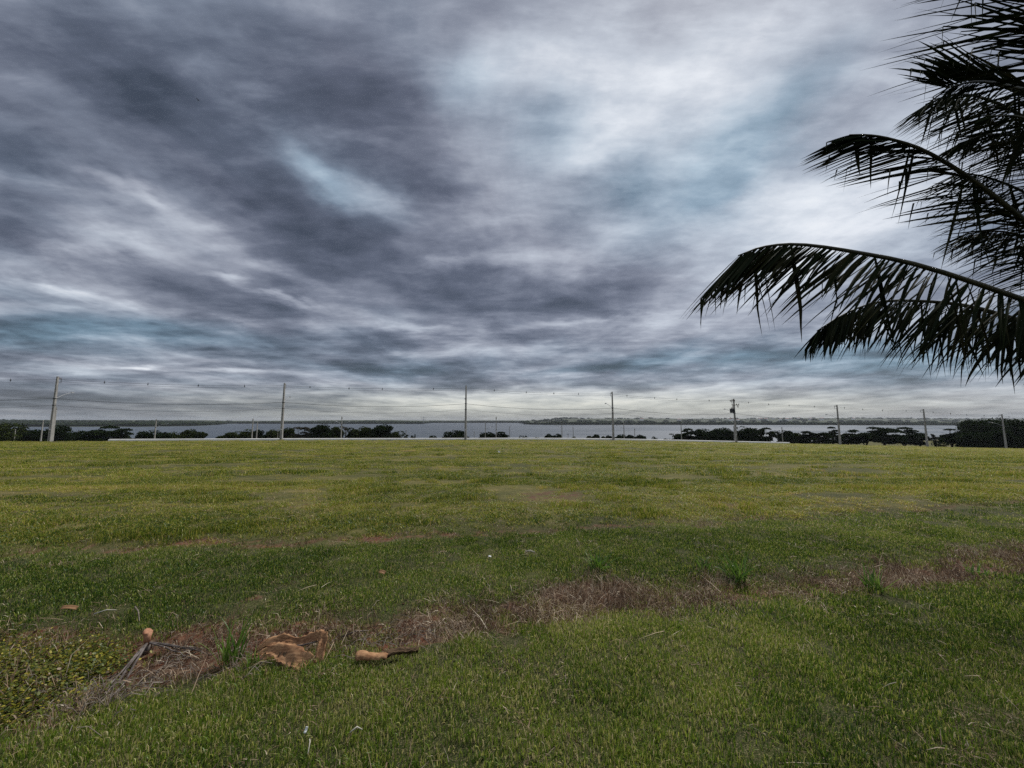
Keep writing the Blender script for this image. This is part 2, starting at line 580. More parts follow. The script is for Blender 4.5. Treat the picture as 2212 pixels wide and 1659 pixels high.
def mat_fibre(name, c1, c2):
    m, b, out = new_mat(name)
    co = b.n('ShaderNodeTexCoord').outputs['Object']
    f1 = b.noise(b.mapping(co, rot=(0, 0, .25), scale=(9, 130, 90)), 1.0, 6, .65)
    f2 = b.noise(co, 11, 6, .65)
    f3 = b.noise(co, 45, 4, .6)
    col = b.mix(b.mrange(b.math('ADD', b.math('MULTIPLY', f1, .5), b.math('MULTIPLY', f2, .5)), .40, .60), c1, c2)
    col = b.mix(b.mrange(f3, .60, .72, 0, .35), col, tuple(v * .4 for v in c1))
    principled(b, out, col, .9, .08, f1, .45, .003)
    return m


def mat_ground():
    m, b, out = new_mat('grassy_ground')
    P = b.n('ShaderNodeNewGeometry').outputs['Position']
    soil = attr(b, 'soil')
    tint = attr(b, 'tint')
    farl = attr(b, 'far')
    n1 = b.noise(P, 0.35, 5, 0.6)
    n2 = b.noise(b.mapping(P, scale=(0.35, 1, 1)), 2.2, 6, 0.65)
    n3 = b.noise(P, 28, 4, 0.6)
    n4 = b.noise(b.mapping(P, scale=(1, 1.6, 1)), 110, 3, 0.7)
    f = b.math('ADD', b.math('MULTIPLY', tint, 0.6), b.math('MULTIPLY_ADD', b.math('SUBTRACT', n1, .5), 1.1, b.math('MULTIPLY', b.math('SUBTRACT', n2, .5), 1.2)))
    gr = b.ramp(f, [(0.0, (.026, .034, .010)), (.3, (.055, .062, .016)), (.55, (.120, .110, .032)), (.8, (.230, .180, .075)), (1.0, (.240, .155, .085))])
    gr = b.mix(b.mrange(n3, .3, .7, .0, .6), gr, (.026, .026, .010))
    gr = b.mix(b.mrange(n4, .54, .66, .0, .7), gr, (.24, .19, .11))
    gr = b.mix(b.mrange(n4, .46, .34, .0, .7), gr, (.012, .014, .006))
    so = b.mix(b.mrange(b.noise(P, 9, 5, .6), .35, .65), (.045, .018, .011), (.115, .046, .026))
    so = b.mix(b.mrange(n3, .42, .66, 0, .8), so, (.15, .115, .075))
    bx_, by_, bz_ = b.sep(P)
    so = b.mix(b.mrange(bx_, -1.3, .3, 0, .5), so, (.075, .045, .030))
    sm = b.mrange(b.math('ADD', soil, b.math('MULTIPLY', b.math('SUBTRACT', b.noise(P, 5, 5, .65), .5), 1.1)), .35, .65)
    near = b.mix(sm, gr, so)
    # beyond the lake: pasture, crops and woods
    vo = b.n('ShaderNodeTexVoronoi')
    b._in(vo.inputs['Vector'], b.mapping(P, scale=(1 / 420, 1 / 700, 1)))
    vo.inputs['Scale'].default_value = 1.0
    vx, vy, vz = b.sep(vo.outputs['Color'])
    fa = b.ramp(vx, [(0, (.036, .046, .028)), (.3, (.046, .058, .030)), (.55, (.056, .064, .036)), (.75, (.040, .048, .030)), (1, (.064, .062, .042))])
    wd = b.mrange(b.noise(b.mapping(P, scale=(1 / 160, 1 / 420, 1)), 1.0, 5, .6), .50, .56)
    fa = b.mix(b.math('MULTIPLY', wd, .85), fa, (.014, .021, .013))
    col = b.mix(farl, near, fa)
    principled(b, out, col, 0.95, 0.1, n3, 0.5, 0.02)
    return m


def mat_blade(name, stops, dark=0.45, trans=0.42):
    m, b, out = new_mat(name)
    r = attr(b, 'rnd')
    tipf = attr(b, 'tipf')
    t = attr(b, 'tint', 'INSTANCER')
    P = b.n('ShaderNodeNewGeometry').outputs['Position']
    n = b.noise(P, 1.6, 4, .6)
    f = b.math('ADD', b.math('MULTIPLY', b.math('POWER', r, 2.6), 0.95), b.math('MULTIPLY_ADD', t, 0.75, b.math('MULTIPLY', b.math('SUBTRACT', n, .5), .45)))
    col = b.ramp(f, stops)
    d = b.n('ShaderNodeBsdfDiffuse')
    tr = b.n('ShaderNodeBsdfTranslucent')
    b._in(d.inputs[0], col)
    b._in(tr.inputs[0], col)
    mx = b.n('ShaderNodeMixShader')
    mx.inputs[0].default_value = trans
    b.t.links.new(d.outputs[0], mx.inputs[1]); b.t.links.new(tr.outputs[0], mx.inputs[2])
    gl = b.n('ShaderNodeBsdfGlossy')
    gl.inputs['Roughness'].default_value = 0.45
    gl.inputs[0].default_value = (.8, .85, .8, 1)
    m2 = b.n('ShaderNodeMixShader')
    m2.inputs[0].default_value = 0.025
    b.t.links.new(mx.outputs[0], m2.inputs[1]); b.t.links.new(gl.outputs[0], m2.inputs[2])
    b.t.links.new(m2.outputs[0], out.inputs[0])
    return m


def mat_leaf(name, c1, c2, c3, trans=0.25, gloss=0.03, rough=.4):
    m, b, out = new_mat(name)
    r = attr(b, 'rnd')
    n = b.noise(b.n('ShaderNodeTexCoord').outputs['Object'], 0.8, 3, .5)
    col = b.ramp(b.math('MULTIPLY_ADD', r, .7, b.math('MULTIPLY', b.math('SUBTRACT', n, .35), 1.0)), [(0, c1), (.5, c2), (1, c3)])
    d = b.n('ShaderNodeBsdfDiffuse'); tr = b.n('ShaderNodeBsdfTranslucent'); gl = b.n('ShaderNodeBsdfGlossy')
    b._in(d.inputs[0], col); b._in(tr.inputs[0], col)
    gl.inputs['Roughness'].default_value = rough
    mx = b.n('ShaderNodeMixShader'); mx.inputs[0].default_value = trans
    b.t.links.new(d.outputs[0], mx.inputs[1]); b.t.links.new(tr.outputs[0], mx.inputs[2])
    m2 = b.n('ShaderNodeMixShader'); m2.inputs[0].default_value = gloss
    b.t.links.new(mx.outputs[0], m2.inputs[1]); b.t.links.new(gl.outputs[0], m2.inputs[2])
    b.t.links.new(m2.outputs[0], out.inputs[0])
    return m


def mat_water():
    m, b, out = new_mat('lake_water')
    P = b.n('ShaderNodeNewGeometry').outputs['Position']
    n = b.noise(b.mapping(P, scale=(1 / 260, 1 / 90, 1)), 1.0, 5, .6)
    w = b.noise(b.mapping(P, scale=(.25, .5, 1)), 1.0, 4, .6)
    col = b.mix(b.mrange(n, .4, .6), (.014, .022, .032), (.050, .062, .078))
    p = principled(b, out, col, b.mrange(n, .35, .65, .26, .42), 0.5, w, 0.22, 0.35)
    p.inputs['IOR'].default_value = 1.33
    return m


GREEN = [(0.0, (.028, .062, .006)), (.20, (.082, .145, .013)), (.42, (.175, .245, .026)), (.62, (.300, .320, .060)), (.82, (.41, .365, .135)), (1.0, (.48, .41, .22))]
FIELD = [(0.0, (.050, .088, .008)), (.20, (.150, .195, .015)), (.42, (.280, .300, .030)), (.65, (.390, .350, .065)), (.85, (.420, .310, .115)), (1.0, (.44, .32, .16))]
STRAW = [(0.0, (.060, .036, .024)), (.3, (.150, .095, .060)), (.55, (.250, .170, .108)), (.8, (.40, .30, .21)), (1.0, (.50, .42, .31))]
M_ground = mat_ground()
M_lawn = mat_blade('lawn_blades', GREEN)
M_field = mat_blade('field_blades', FIELD)
M_straw = mat_blade('dead_grass_blades', STRAW, trans=.2)
M_water = mat_water()
M_tree = [mat_leaf('tree_leaves_dark', (.006, .012, .005), (.014, .024, .009), (.030, .042, .015), .12, .0),
          mat_leaf('tree_leaves_olive', (.014, .020, .006), (.030, .042, .012), (.055, .066, .020), .15, .0),
          mat_leaf('tree_leaves_grey', (.020, .020, .014), (.050, .048, .035), (.090, .085, .062), .15, .0)]
M_bark = mat_simple('tree_bark', (.028, .022, .017), (.065, .055, .045), 3.0)
M_conc = mat_simple('pole_concrete', (.30, .29, .27), (.40, .385, .36), 1.5, .85, .2)
M_kerb = mat_simple('kerb_whitewash', (.72, .71, .68), (.82, .81, .78), 1.2, .8, .2)
M_asph = mat_simple('asphalt', (.040, .040, .042), (.060, .058, .056), 12, .9, .2)
M_metal = mat_simple('galvanised_metal', (.20, .21, .22), (.30, .31, .32), 6, .45, .5)
M_dark = mat_simple('dark_metal', (.035, .036, .04), (.06, .06, .065), 6, .5, .4)
M_cable = mat_simple('cable_sheath', (.018, .018, .020), (.03, .03, .032), 6, .6, .3)
M_ceram = mat_simple('insulator_ceramic', (.10, .06, .045), (.16, .09, .06), 6, .35, .5)
M_palm = mat_leaf('palm_leaflets', (.005, .008, .003), (.009, .014, .005), (.026, .024, .010), .08, .006)
M_rachis = mat_simple('palm_rachis', (.018, .020, .008), (.045, .040, .018), 5, .6, .3)
M_trunk = mat_simple('palm_trunk', (.09, .075, .06), (.17, .145, .12), 8, .9, .1, .6, .02)
M_sheath = mat_fibre('dry_sheath', (.175, .088, .046), (.385, .225, .120))
M_sheath2 = mat_fibre('dark_husk', (.045, .030, .020), (.150, .100, .060))
M_stalk = mat_simple('dry_stalk', (.13, .105, .085), (.24, .205, .17), 14, .85, .15, .6, .004)
M_stub = mat_simple('cut_stub', (.24, .11, .06), (.38, .20, .12), 20, .8, .2)
M_clod = mat_simple('red_earth', (.050, .022, .014), (.105, .048, .030), 25, .95, .1)
M_strand = mat_simple('dead_strand', (.055, .045, .040), (.150, .130, .120), 14, .85, .15, .6, .004)
M_white = mat_simple('white_paint', (.62, .62, .60), (.72, .72, .70), 3, .6, .3)
M_roof = mat_simple('roof_tile', (.22, .12, .09), (.30, .17, .13), 3, .8, .2)

# ------------------------------------------------------------------ ground: one sheet from under the camera to the far hills
def build_ground():
    a_f = np.concatenate([np.linspace(-180, -84, 24, endpoint=False), np.linspace(-84, -62, 50, endpoint=False),
                          np.linspace(-62, 62, 560, endpoint=False), np.linspace(62, 84, 50, endpoint=False), np.linspace(84, 180, 24, endpoint=False)])
    a = np.radians(a_f)
    r = [0.25]
    while r[-1] < 6800:
        rr = r[-1]
        r.append(rr * (1.016 if rr < 10 else 1.024 if rr < 250 else 1.03) + (0.0))
    r = np.array(r)
    A, R = np.meshgrid(a, r)
    X, Y = R * np.sin(A), R * np.cos(A)
    # cone out the far range so that the shore follows straight ranges
    Z = ground_z(X, Y)
    nr, na = X.shape
    V = np.stack([X.ravel(), Y.ravel(), Z.ravel()], 1)
    i, j = np.meshgrid(np.arange(nr - 1), np.arange(na), indexing='ij')
    j2 = (j + 1) % na
    q = np.stack([i * na + j, i * na + j2, (i + 1) * na + j2, (i + 1) * na + j], -1).reshape(-1, 4)
    V = np.concatenate([V, [[0, 0, float(ground_z(0., 0.))]]])
    c = len(V) - 1
    jj = np.arange(na)
    tri = np.stack([np.full(na, c), (jj + 1) % na, jj], 1)
    x, y = V[:, 0], V[:, 1]
    soil = strip_mask(x, y) * .75 + edge_line(x, y) * .5 + bare_spots(x, y) * .5
    # verge and bank on the far side of the road: reddish earth
    s = (y - ykerb(x)) * .96
    soil = soil + .55 * sstep(6, 10, s) * (1 - sstep(14, 20, s)) * (y < 700)
    tint = field_mask(x, y) * .55 + .15
    far = (y > 650).astype(float)
    me = mesh_np('ground', V, [q[:, ::-1], tri[:, ::-1]], M_ground, True, dict(soil=soil, tint=tint, far=far))
    o = link('ground', me)
    tag(o, 'gently falling grassy ground from the lawn down to the lake and the far hills', None, None, 'structure')
    return o


build_ground()

# lake
wv_ = []
me = mesh_np('lake_water', [(-7100, 60, WL), (7100, 60, WL), (7100, 7000, WL), (-7100, 7000, WL)], [[(0, 1, 2, 3)]], M_water)
tag(link('lake_water', me), 'grey blue lake between the near trees and the far shore', None, None, 'structure')


# road behind the kerb
def strip_sheet(name, s0, s1, lift, x0, x1, mat, label, step=1.5):
    xs = np.arange(x0, x1, step)
    V = []
    for x in xs:
        yk = float(ykerb(x)); dyk = (float(ykerb(x + 2)) - float(ykerb(x - 2))) / 4
        n = Vector((-dyk, 1, 0)).normalized()
        for s in (s0, s1):
            px, py = x + n.x * s, yk + n.y * s
            V.append((px, py, float(ground_z(px, py)) + lift))
    n = len(xs)
    q = [(2 * i, 2 * i + 2, 2 * i + 3, 2 * i + 1) for i in range(n - 1)]
    me = mesh_np(name, V, [np.array(q)], mat)
    return tag(link(name, me), label, None, None, 'structure')


strip_sheet('road', .9, 8.2, 0.03, -110, 180, M_asph, 'asphalt road running behind the pale kerb')

# kerb
mb = MB()
xs = np.arange(-60, 64, 1.0)
ring = []
for x in xs:
    yk = float(ykerb(x)); dyk = (float(ykerb(x + 3)) - float(ykerb(x - 3))) / 6
    n = Vector((-dyk, 1, 0)).normalized()
    row = []
    for s, h in ((.30, -.15), (.34, .27), (.66, .30), (.70, -.2)):
        px, py = x + n.x * s, yk + n.y * s
        row.append((px, py, float(ground_z(px, py)) + h))
    ring.append(row)
vs = [v for r_ in ring for v in r_]
fs = []
for i in range(len(xs) - 1):
    for k in range(3):
        fs.append((i * 4 + k, (i + 1) * 4 + k, (i + 1) * 4 + k + 1, i * 4 + k + 1))
mb.add(vs, fs)
tag(mb.build('kerb', M_kerb), 'pale concrete kerb along the far edge of the grass field', None, None, 'structure')

# ------------------------------------------------------------------ the air over the lake
hm, hb_, ho = new_mat('haze_air')
pv = hb_.n('ShaderNodeVolumePrincipled')
pv.inputs['Density'].default_value = HAZE
pv.inputs['Color'].default_value = (.80, .86, .95, 1)
pv.inputs['Anisotropy'].default_value = 0.2
hb_.t.links.new(pv.outputs[0], ho.inputs['Volume'])
mb = MB(); mb.box((0, 0, 14), (14400, 14400, 72))
if HAZE > 0:
    tag(mb.build('haze', hm), 'thin grey haze in the air over the lake and far hills', None, None, 'stuff')

# ------------------------------------------------------------------ far woods
def crown_template(seed):
    import bmesh
    bm = bmesh.new()
    bmesh.ops.create_icosphere(bm, subdivisions=1, radius=1)
    rr = random.Random(seed)
    V = np.array([v.co[:] for v in bm.verts]) * np.array([[rr.uniform(.75, 1.25)] for _ in bm.verts])
    Fc = np.array([[v.index for v in f.verts] for f in bm.faces])
    bm.free()
    return V, Fc


TPL = [crown_template(i) for i in range(5)]


def crowns(name, pts, rad_xy, rad_z, mat, label):
    VV, FF, RR, n = [], [], [], 0
    for (p, a, c) in zip(pts, rad_xy, rad_z):
        V, Fc = TPL[int(rng.integers(5))]
        t = rng.uniform(0, 6.28)
        R = np.array([[math.cos(t), -math.sin(t), 0], [math.sin(t), math.cos(t), 0], [0, 0, 1]])
        v = (V @ R.T) * np.array([a, a, c]) + np.array(p)
        VV.append(v); FF.append(Fc + n); n += len(V)
        RR.append(np.full(len(V), rng.random()))
    me = mesh_np(name, np.concatenate(VV), [np.concatenate(FF)], mat, False, dict(rnd=np.concatenate(RR)))
    return tag(link(name, me), label, None, None, 'stuff')


def belt(name, px0, px1, n, depth, hmin, hmax, label, off=0):
    b = rng.uniform(br(px0), br(px1), n)
    ys = np.interp(b, FB, FY) + 6 + off + rng.random(n) ** 1.6 * depth
    x, y = b * ys, ys
    z = ground_z(x, y)
    h = rng.uniform(hmin, hmax, n) * (.7 + .6 * fbm(x / 90, y / 300, 71, 2))
    return crowns(name, np.stack([x, y, z + h * .45], 1), h * rng.uniform(.6, 1.0, n), h * .6, M_farw, label)


M_farw = mat_leaf('far_woods', (.007, .012, .008), (.013, .020, .011), (.024, .033, .016), .0, 0)
belt('far_woods', -100, 505, 2600, 900, 5, 8.5, 'dark woods covering the low shore across the lake at the left')
belt('far_woods', 470, 945, 1500, 350, 7, 11, 'wooded low shore across the lake behind the second and third poles')
belt('far_woods', 930, 1140, 500, 300, 9, 14, 'thin distant woods on the far shore behind the third tall pole')
belt('far_woods', 1133, 2300, 3600, 160, 5.5, 9, 'dark belt of trees along the right hand far shore of the lake')
# thinner groves on the slopes behind
b_ = rng.uniform(br(1150), br(2300), 700)
ysh = np.interp(b_, FB, FY); yd = np.interp(b_, FB, FD)
tt = rng.uniform(.08, 1.0, 700)
yy = ysh + (yd - ysh) * tt
xx = b_ * yy
keep = fbm(xx / 260, yy / 700, 55, 3) > .53
xx, yy = xx[keep], yy[keep]
hh = rng.uniform(8, 15, len(xx))
crowns('far_grove', np.stack([xx, yy, ground_z(xx, yy) + hh * .3], 1), hh * 1.3, hh * .55, M_farw, 'scattered groves on the farmed hills across the lake')

# houses of the settlement across the lake
for k, px in enumerate([1575, 1583, 1592, 1640, 1652, 1668, 1683, 1697, 1706, 1722, 1748, 1772, 2140 - 300, 1385, 1465]):
    y = random.uniform(2300, 3200)
    x = br(px) * y
    z = float(ground_z(x, y))
    w, d, h = random.uniform(14, 30), random.uniform(9, 14), random.uniform(5, 8)
    e = tag(empty('far_house', (x, y, z)), 'tiny pale house of the settlement across the lake', 'house', 'houses of the settlement across the lake')
    m1 = MB(); m1.box((0, 0, h / 2 + 4), (w, d, h + 8)); m1.build('wall', M_white, e)
    m2 = MB()
    z0, z1 = h + 8, h + 11
    m2.add([(-w / 2 - .5, -d / 2 - .5, z0), (w / 2 + .5, -d / 2 - .5, z0), (w / 2 + .5, d / 2 + .5, z0), (-w / 2 - .5, d / 2 + .5, z0), (-w / 2, 0, z1), (w / 2, 0, z1)],
           [(0, 1, 5, 4), (2, 3, 4, 5), (0, 4, 3), (1, 2, 5), (0, 3, 2, 1)])
    m2.build('roof', M_roof, e)

# power pylon standing across the lake
y = 1700.0
x = br(916) * y
mb = MB()
e = tag(empty('power_pylon', (x, y, WL)), 'distant double-armed power pylon rising from the lake left of the third tall pole', 'pylon')
for s in (-1, 1):
    mb.tube([(s * 3.0, 0, -3), (s * .5, 0, 22), (s * .4, 0, 36)], [.7, .5, .4], 5)
for z in (4, 10, 16): mb.tube([(-2.6, 0, z), (2.2, 0, z + 4)], .3, 4)
mb.build('mast', M_metal, e)
for z, w in ((20, 10.5), (29, 11.5)):
    m2 = MB(); m2.box((0, 0, z), (2 * w, .9, .9)); c = m2.build('crossarm', M_metal, e)
    for s in (-1, -.5, .5, 1):
        m3 = MB(); m3.tube([(s * w, 0, z), (s * w, 0, z - 2.6)], .55, 5); m3.build('insulator', M_ceram, c)

# ------------------------------------------------------------------ labels by position among the tall poles
ORD = ['first', 'second', 'third', 'fourth', 'fifth', 'sixth', 'seventh', 'eighth', 'ninth', 'tenth', 'eleventh', 'twelfth', 'thirteenth', 'fourteenth', 'fifteenth', 'sixteenth', 'seventeenth']
TALL = [114, 612, 1007, 1323, 1587, 1808, 1997, 2163]


def gap_of(px):
    g = sum(px > t for t in TALL)
    return g


def gap_text(g):
    if g == 0: return 'left of the first tall pole'
    if g == 8: return 'right of the eighth tall pole'
    return f'between {ORD[g-1]} and {ORD[g]} tall poles'


# ------------------------------------------------------------------ trees beyond the road
TREES = [  # px, half width px, top y, kind (D dense, U layered, S shrub, B bare), tone, distance
    (5, 36, 913, 'D', 1, 128), (56, 15, 924, 'D', 0, 135), (86, 18, 930, 'D', 0, 132), (134, 24, 921, 'D', 0, 138),
    (205, 32, 917, 'U', 0, 136), (240, 30, 918, 'U', 0, 142), (272, 20, 920, 'U', 0, 138), (168, 10, 932, 'S', 0, 130),
    (333, 22, 931, 'D', 0, 140), (362, 16, 936, 'D', 0, 142), (388, 22, 935, 'D', 1, 145), (418, 15, 929, 'D', 1, 148), (438, 12, 934, 'D', 1, 146),
    (498, 22, 940, 'D', 1, 150), (518, 20, 934, 'D', 1, 148), (541, 16, 929, 'D', 1, 146),
    (566, 14, 930, 'D', 0, 144), (594, 19, 929, 'D', 1, 146), (624, 14, 926, 'D', 1, 140), (657, 22, 921, 'U', 2, 138),
    (698, 21, 918, 'D', 0, 138), (725, 17, 924, 'D', 1, 142), (747, 12, 922, 'B', 2, 146), (765, 13, 926, 'D', 0, 140),
    (790, 21, 923, 'D', 1, 140), (827, 20, 919, 'D', 0, 138), (862, 18, 933, 'D', 1, 142), (882, 7, 939, 'U', 0, 140),
    (895, 4, 943, 'S', 0, 134), (936, 8, 945, 'S', 0, 134), (983, 23, 931, 'D', 0, 144),
    (1056, 15, 935, 'D', 0, 142), (1080, 18, 931, 'U', 0, 142), (1130, 11, 944, 'S', 0, 140), (1158, 10, 947, 'S', 0, 140),
    (1185, 9, 939, 'D', 0, 146), (1203, 11, 939, 'D', 0, 146), (1233, 8, 946, 'S', 1, 142), (1270, 9, 943, 'D', 1, 148),
    (1288, 10, 940, 'D', 0, 150), (1301, 6, 944, 'D', 1, 150), (1312, 7, 942, 'D', 0, 150), (1337, 15, 940, 'D', 0, 152),
    (1360, 12, 941, 'D', 0, 152), (1380, 11, 941, 'D', 0, 152), (1412, 10, 947, 'S', 0, 150), (1440, 8, 950, 'S', 0, 148),
    (1456, 13, 935, 'B', 2, 150), (1478, 22, 926, 'U', 0, 148), (1517, 22, 928, 'D', 0, 146), (1556, 22, 926, 'D', 0, 146),
    (1600, 22, 923, 'D', 0, 144), (1630, 15, 927, 'D', 0, 146), (1655, 18, 925, 'U', 0, 146), (1690, 17, 931, 'D', 0, 148),
    (1713, 13, 937, 'D', 1, 150), (1738, 19, 931, 'U', 0, 148), (1768, 19, 927, 'U', 0, 146), (1790, 16, 923, 'U', 0, 148),
    (1828, 19, 927, 'U', 0, 150), (1862, 26, 921, 'U', 0, 146), (1902, 30, 919, 'U', 0, 142), (1945, 26, 924, 'U', 0, 146),
    (1978, 18, 930, 'U', 0, 146), (2011, 6, 936, 'B', 2, 140), (2016, 13, 949, 'S', 0, 138), (2046, 22, 928, 'U', 0, 140), (2072, 22, 923, 'U', 0, 138),
    (2112, 34, 907, 'D', 0, 140), (2150, 30, 905, 'D', 0, 142), (2190, 32, 909, 'D', 0, 140), (2235, 34, 906, 'D', 0, 142), (2150, 24, 925, 'D', 0, 132), (2095, 22, 935, 'D', 0, 132)]


def leaf_cards(P, size, seed, flat=0.0):
    """quads (N) at points P with random facing"""
    g = np.random.default_rng(seed)
    n = len(P)
    nrm = g.normal(size=(n, 3)); nrm[:, 2] = nrm[:, 2] * (1 + 2 * flat) + flat * 1.5
    nrm /= np.linalg.norm(nrm, axis=1)[:, None]
    a = g.normal(size=(n, 3)); u = np.cross(nrm, a); u /= np.linalg.norm(u, axis=1)[:, None]
    v = np.cross(nrm, u)
    s = size * g.uniform(.6, 1.3, n)[:, None]
    u, v = u * s, v * s * .6
    V = np.stack([P - u, P - v * .9 + u * .1, P + u, P + v * .9 - u * .1], 1).reshape(-1, 3)
    q = np.arange(4 * n).reshape(n, 4)
    return V, q, np.repeat(g.random(n), 4)


def make_tree(px, hw, ty, kind, tone, Y, seed):
    g = np.random.default_rng(seed)
    x = br(px) * Y
    z0 = float(ground_z(x, Y))
    top = at(px, ty, Y).z
    H = max((top - z0) * 1.04, 1.2)
    Wd = hw * (1.42 if kind == 'D' else 1.25) / F * Y                # half width
    name = {'D': 'broadleaf_tree', 'U': 'spreading_tree', 'S': 'bush', 'B': 'sparse_tree'}[kind]
    e = empty(name, (x, Y, z0))
    mb = MB()
    P = []
    if kind == 'S':
        H = max(H, 1.0)
        nb = 5
        for k in range(nb):
            t = g.uniform(0, 6.28); rr = Wd * .6
            tip = (math.cos(t) * rr, math.sin(t) * rr, H * g.uniform(.5, .85))
            mb.tube([(0, 0, -.2), (tip[0] * .4, tip[1] * .4, tip[2] * .5), tip], [.07, .05, .02], 4)
            c = np.array(tip)
            n = 90
            d = g.normal(size=(n, 3)); d /= np.linalg.norm(d, axis=1)[:, None]
            P.append(c + d * np.array([Wd * .5, Wd * .5, H * .3]) * g.uniform(.4, 1, (n, 1)) ** .5)
        size = .28
    elif kind == 'D':
        ncl = int(16 + Wd * 3.2)
        zb = H * .06
        tk = .12 + H * .022
        lean = g.uniform(-.4, .4)
        fork = (lean * .5, 0, H * .3)
        mb.tube([(0, 0, -.5), (lean * .2, 0, H * .14), fork], [tk * 1.3, tk, tk * .8], 6)
        for k in range(ncl):
            t = g.uniform(0, 6.28)
            q = math.sqrt(g.uniform(0, 1))
            cr = min(Wd, H * .8) * g.uniform(.26, .42)
            cz = zb + (H - zb - cr * .8) * g.uniform(.12, 1.0)
            env = math.sqrt(max(0.05, 1 - ((cz - (zb + (H - zb) * .45)) / ((H - zb) * .58)) ** 2))
            R = max(Wd - cr * .8, .1) * env
            c = np.array([math.cos(t) * q * R, math.sin(t) * q * R * .8, cz])
            mid = (np.array(fork) + c) / 2 + np.array([0, 0, -.1 * H * .3])
            mb.tube([fork, tuple(mid), tuple(c)], [tk * .5, tk * .3, tk * .12], 4)
            n = int(170 + 90 * cr)
            d = g.normal(size=(n, 3)); d /= np.linalg.norm(d, axis=1)[:, None]
            w = g.uniform(.55, 1.08, (n, 1))
            pt = c + d * w * np.array([cr, cr, cr * .72])
            P.append(pt)
        # top clump pins the height
        d = g.normal(size=(120, 3)); d /= np.linalg.norm(d, axis=1)[:, None]
        P.append(np.array([g.uniform(-.2, .2) * Wd, 0, H * .86]) + d * np.array([Wd * .42, Wd * .42, H * .14]))
        size = .34
    else:
        spread = 1.0
        npl = int(14 + Wd * 3.0) if kind == 'U' else 9
        tk = .13 + H * .018
        zf = H * g.uniform(.14, .24)
        nst = 3 if kind == 'U' else 4
        bases = []
        for k in range(nst):
            t = k * 6.28 / nst + g.uniform(-.5, .5)
            b1 = np.array([math.cos(t) * Wd * .22, math.sin(t) * Wd * .22, zf + H * .22])
            bases.append(b1)
            mb.tube([(math.cos(t) * .1, math.sin(t) * .1, -.5), (math.cos(t) * .15, math.sin(t) * .15, zf), tuple(b1)], [tk, tk * .75, tk * .5], 5)
        for k in range(npl):
            t = g.uniform(0, 6.28)
            q = math.sqrt(g.uniform(0.02, 1))
            dome = 1 - .42 * q ** 2
            cz = H * dome * g.uniform(.40, .985) if kind == 'U' else H * g.uniform(.4, .95)
            rx = Wd * g.uniform(.24, .42)
            R = Wd - rx * .6
            c = np.array([math.cos(t) * q * R, math.sin(t) * q * R * .85, cz])
            b1 = bases[int(np.argmin([np.linalg.norm(bb - c) for bb in bases]))]
            mid = (b1 + c) / 2 + np.array([0, 0, .04 * H])
            mb.tube([tuple(b1), tuple(mid), tuple(c)], [tk * .42, tk * .26, tk * .1], 4)
            n = int((190 if kind == 'U' else 45) * (rx / 1.6) ** 1.2) + 24
            rr = np.sqrt(g.random(n)); tt_ = g.uniform(0, 6.28, n)
            pt = np.stack([np.cos(tt_) * rr * rx, np.sin(tt_) * rr * rx, (1 - rr ** 2) * rx * .22 + g.normal(size=n) * .10 * H / 7], 1)
            P.append(c + pt)
        size = .30
    P = np.concatenate(P)
    P = P[P[:, 2] > .2]
    V, q, rn = leaf_cards(P, size, seed + 1, .6 if kind in 'UB' else 0.2)
    mb.build('trunk', M_bark, e, True)
    link('crown', mesh_np('crown', V, [q], M_tree[tone], False, dict(rnd=rn)), e)
    return e


KTXT = {('D', 0): 'dark dense rounded tree', ('D', 1): 'olive green dense rounded tree', ('U', 0): 'dark layered spreading tree', ('U', 2): 'greyish thinning spreading tree',
        ('S', 0): 'low dark bush', ('S', 1): 'low olive bush', ('B', 2): 'sparse greyish bare-looking tree', ('U', 1): 'olive spreading tree', ('B', 0): 'sparse dark tree'}
TREES.sort(key=lambda t: t[0])
cnt = {}
for i, t in enumerate(TREES):
    e = make_tree(*t, 1000 + i * 17)
    g = gap_of(t[0])
    cnt[g] = cnt.get(g, 0) + 1
    e['label'] = f'{KTXT[(t[3], t[4])]}, {ORD[cnt[g]-1]} from left {gap_text(g)}'
    e['category'] = 'bush' if t[3] == 'S' else 'tree'
    e['group'] = 'trees and bushes between the road and the lake'

# ------------------------------------------------------------------ tall concrete poles with street lamps
def pole_body(mb, H, wb, wt, db, dt):
    """double-tee concrete pole: web and two flanges, tapering"""
    def ring(z, w, d):
        a, b = w / 2, d / 2
        f, wb_ = w * .24, d * .22
        return [(-a, -b, z), (-a + f, -b, z), (-a + f, -wb_, z), (a - f, -wb_, z), (a - f, -b, z), (a, -b, z),
                (a, b, z), (a - f, b, z), (a - f, wb_, z), (-a + f, wb_, z), (-a + f, b, z), (-a, b, z)]
    zs = [-1.0, 0, H * .5, H]
    vs = []
    for z in zs:
        k = max(z, 0) / H
        vs += ring(z, wb + (wt - wb) * k, db + (dt - db) * k)
    fs = []
    for i in range(len(zs) - 1):
        for k in range(12):
            fs.append((i * 12 + k, i * 12 + (k + 1) % 12, (i + 1) * 12 + (k + 1) % 12, (i + 1) * 12 + k))
    fs.append(tuple(36 + k for k in range(12)))
    mb.add(vs, fs)


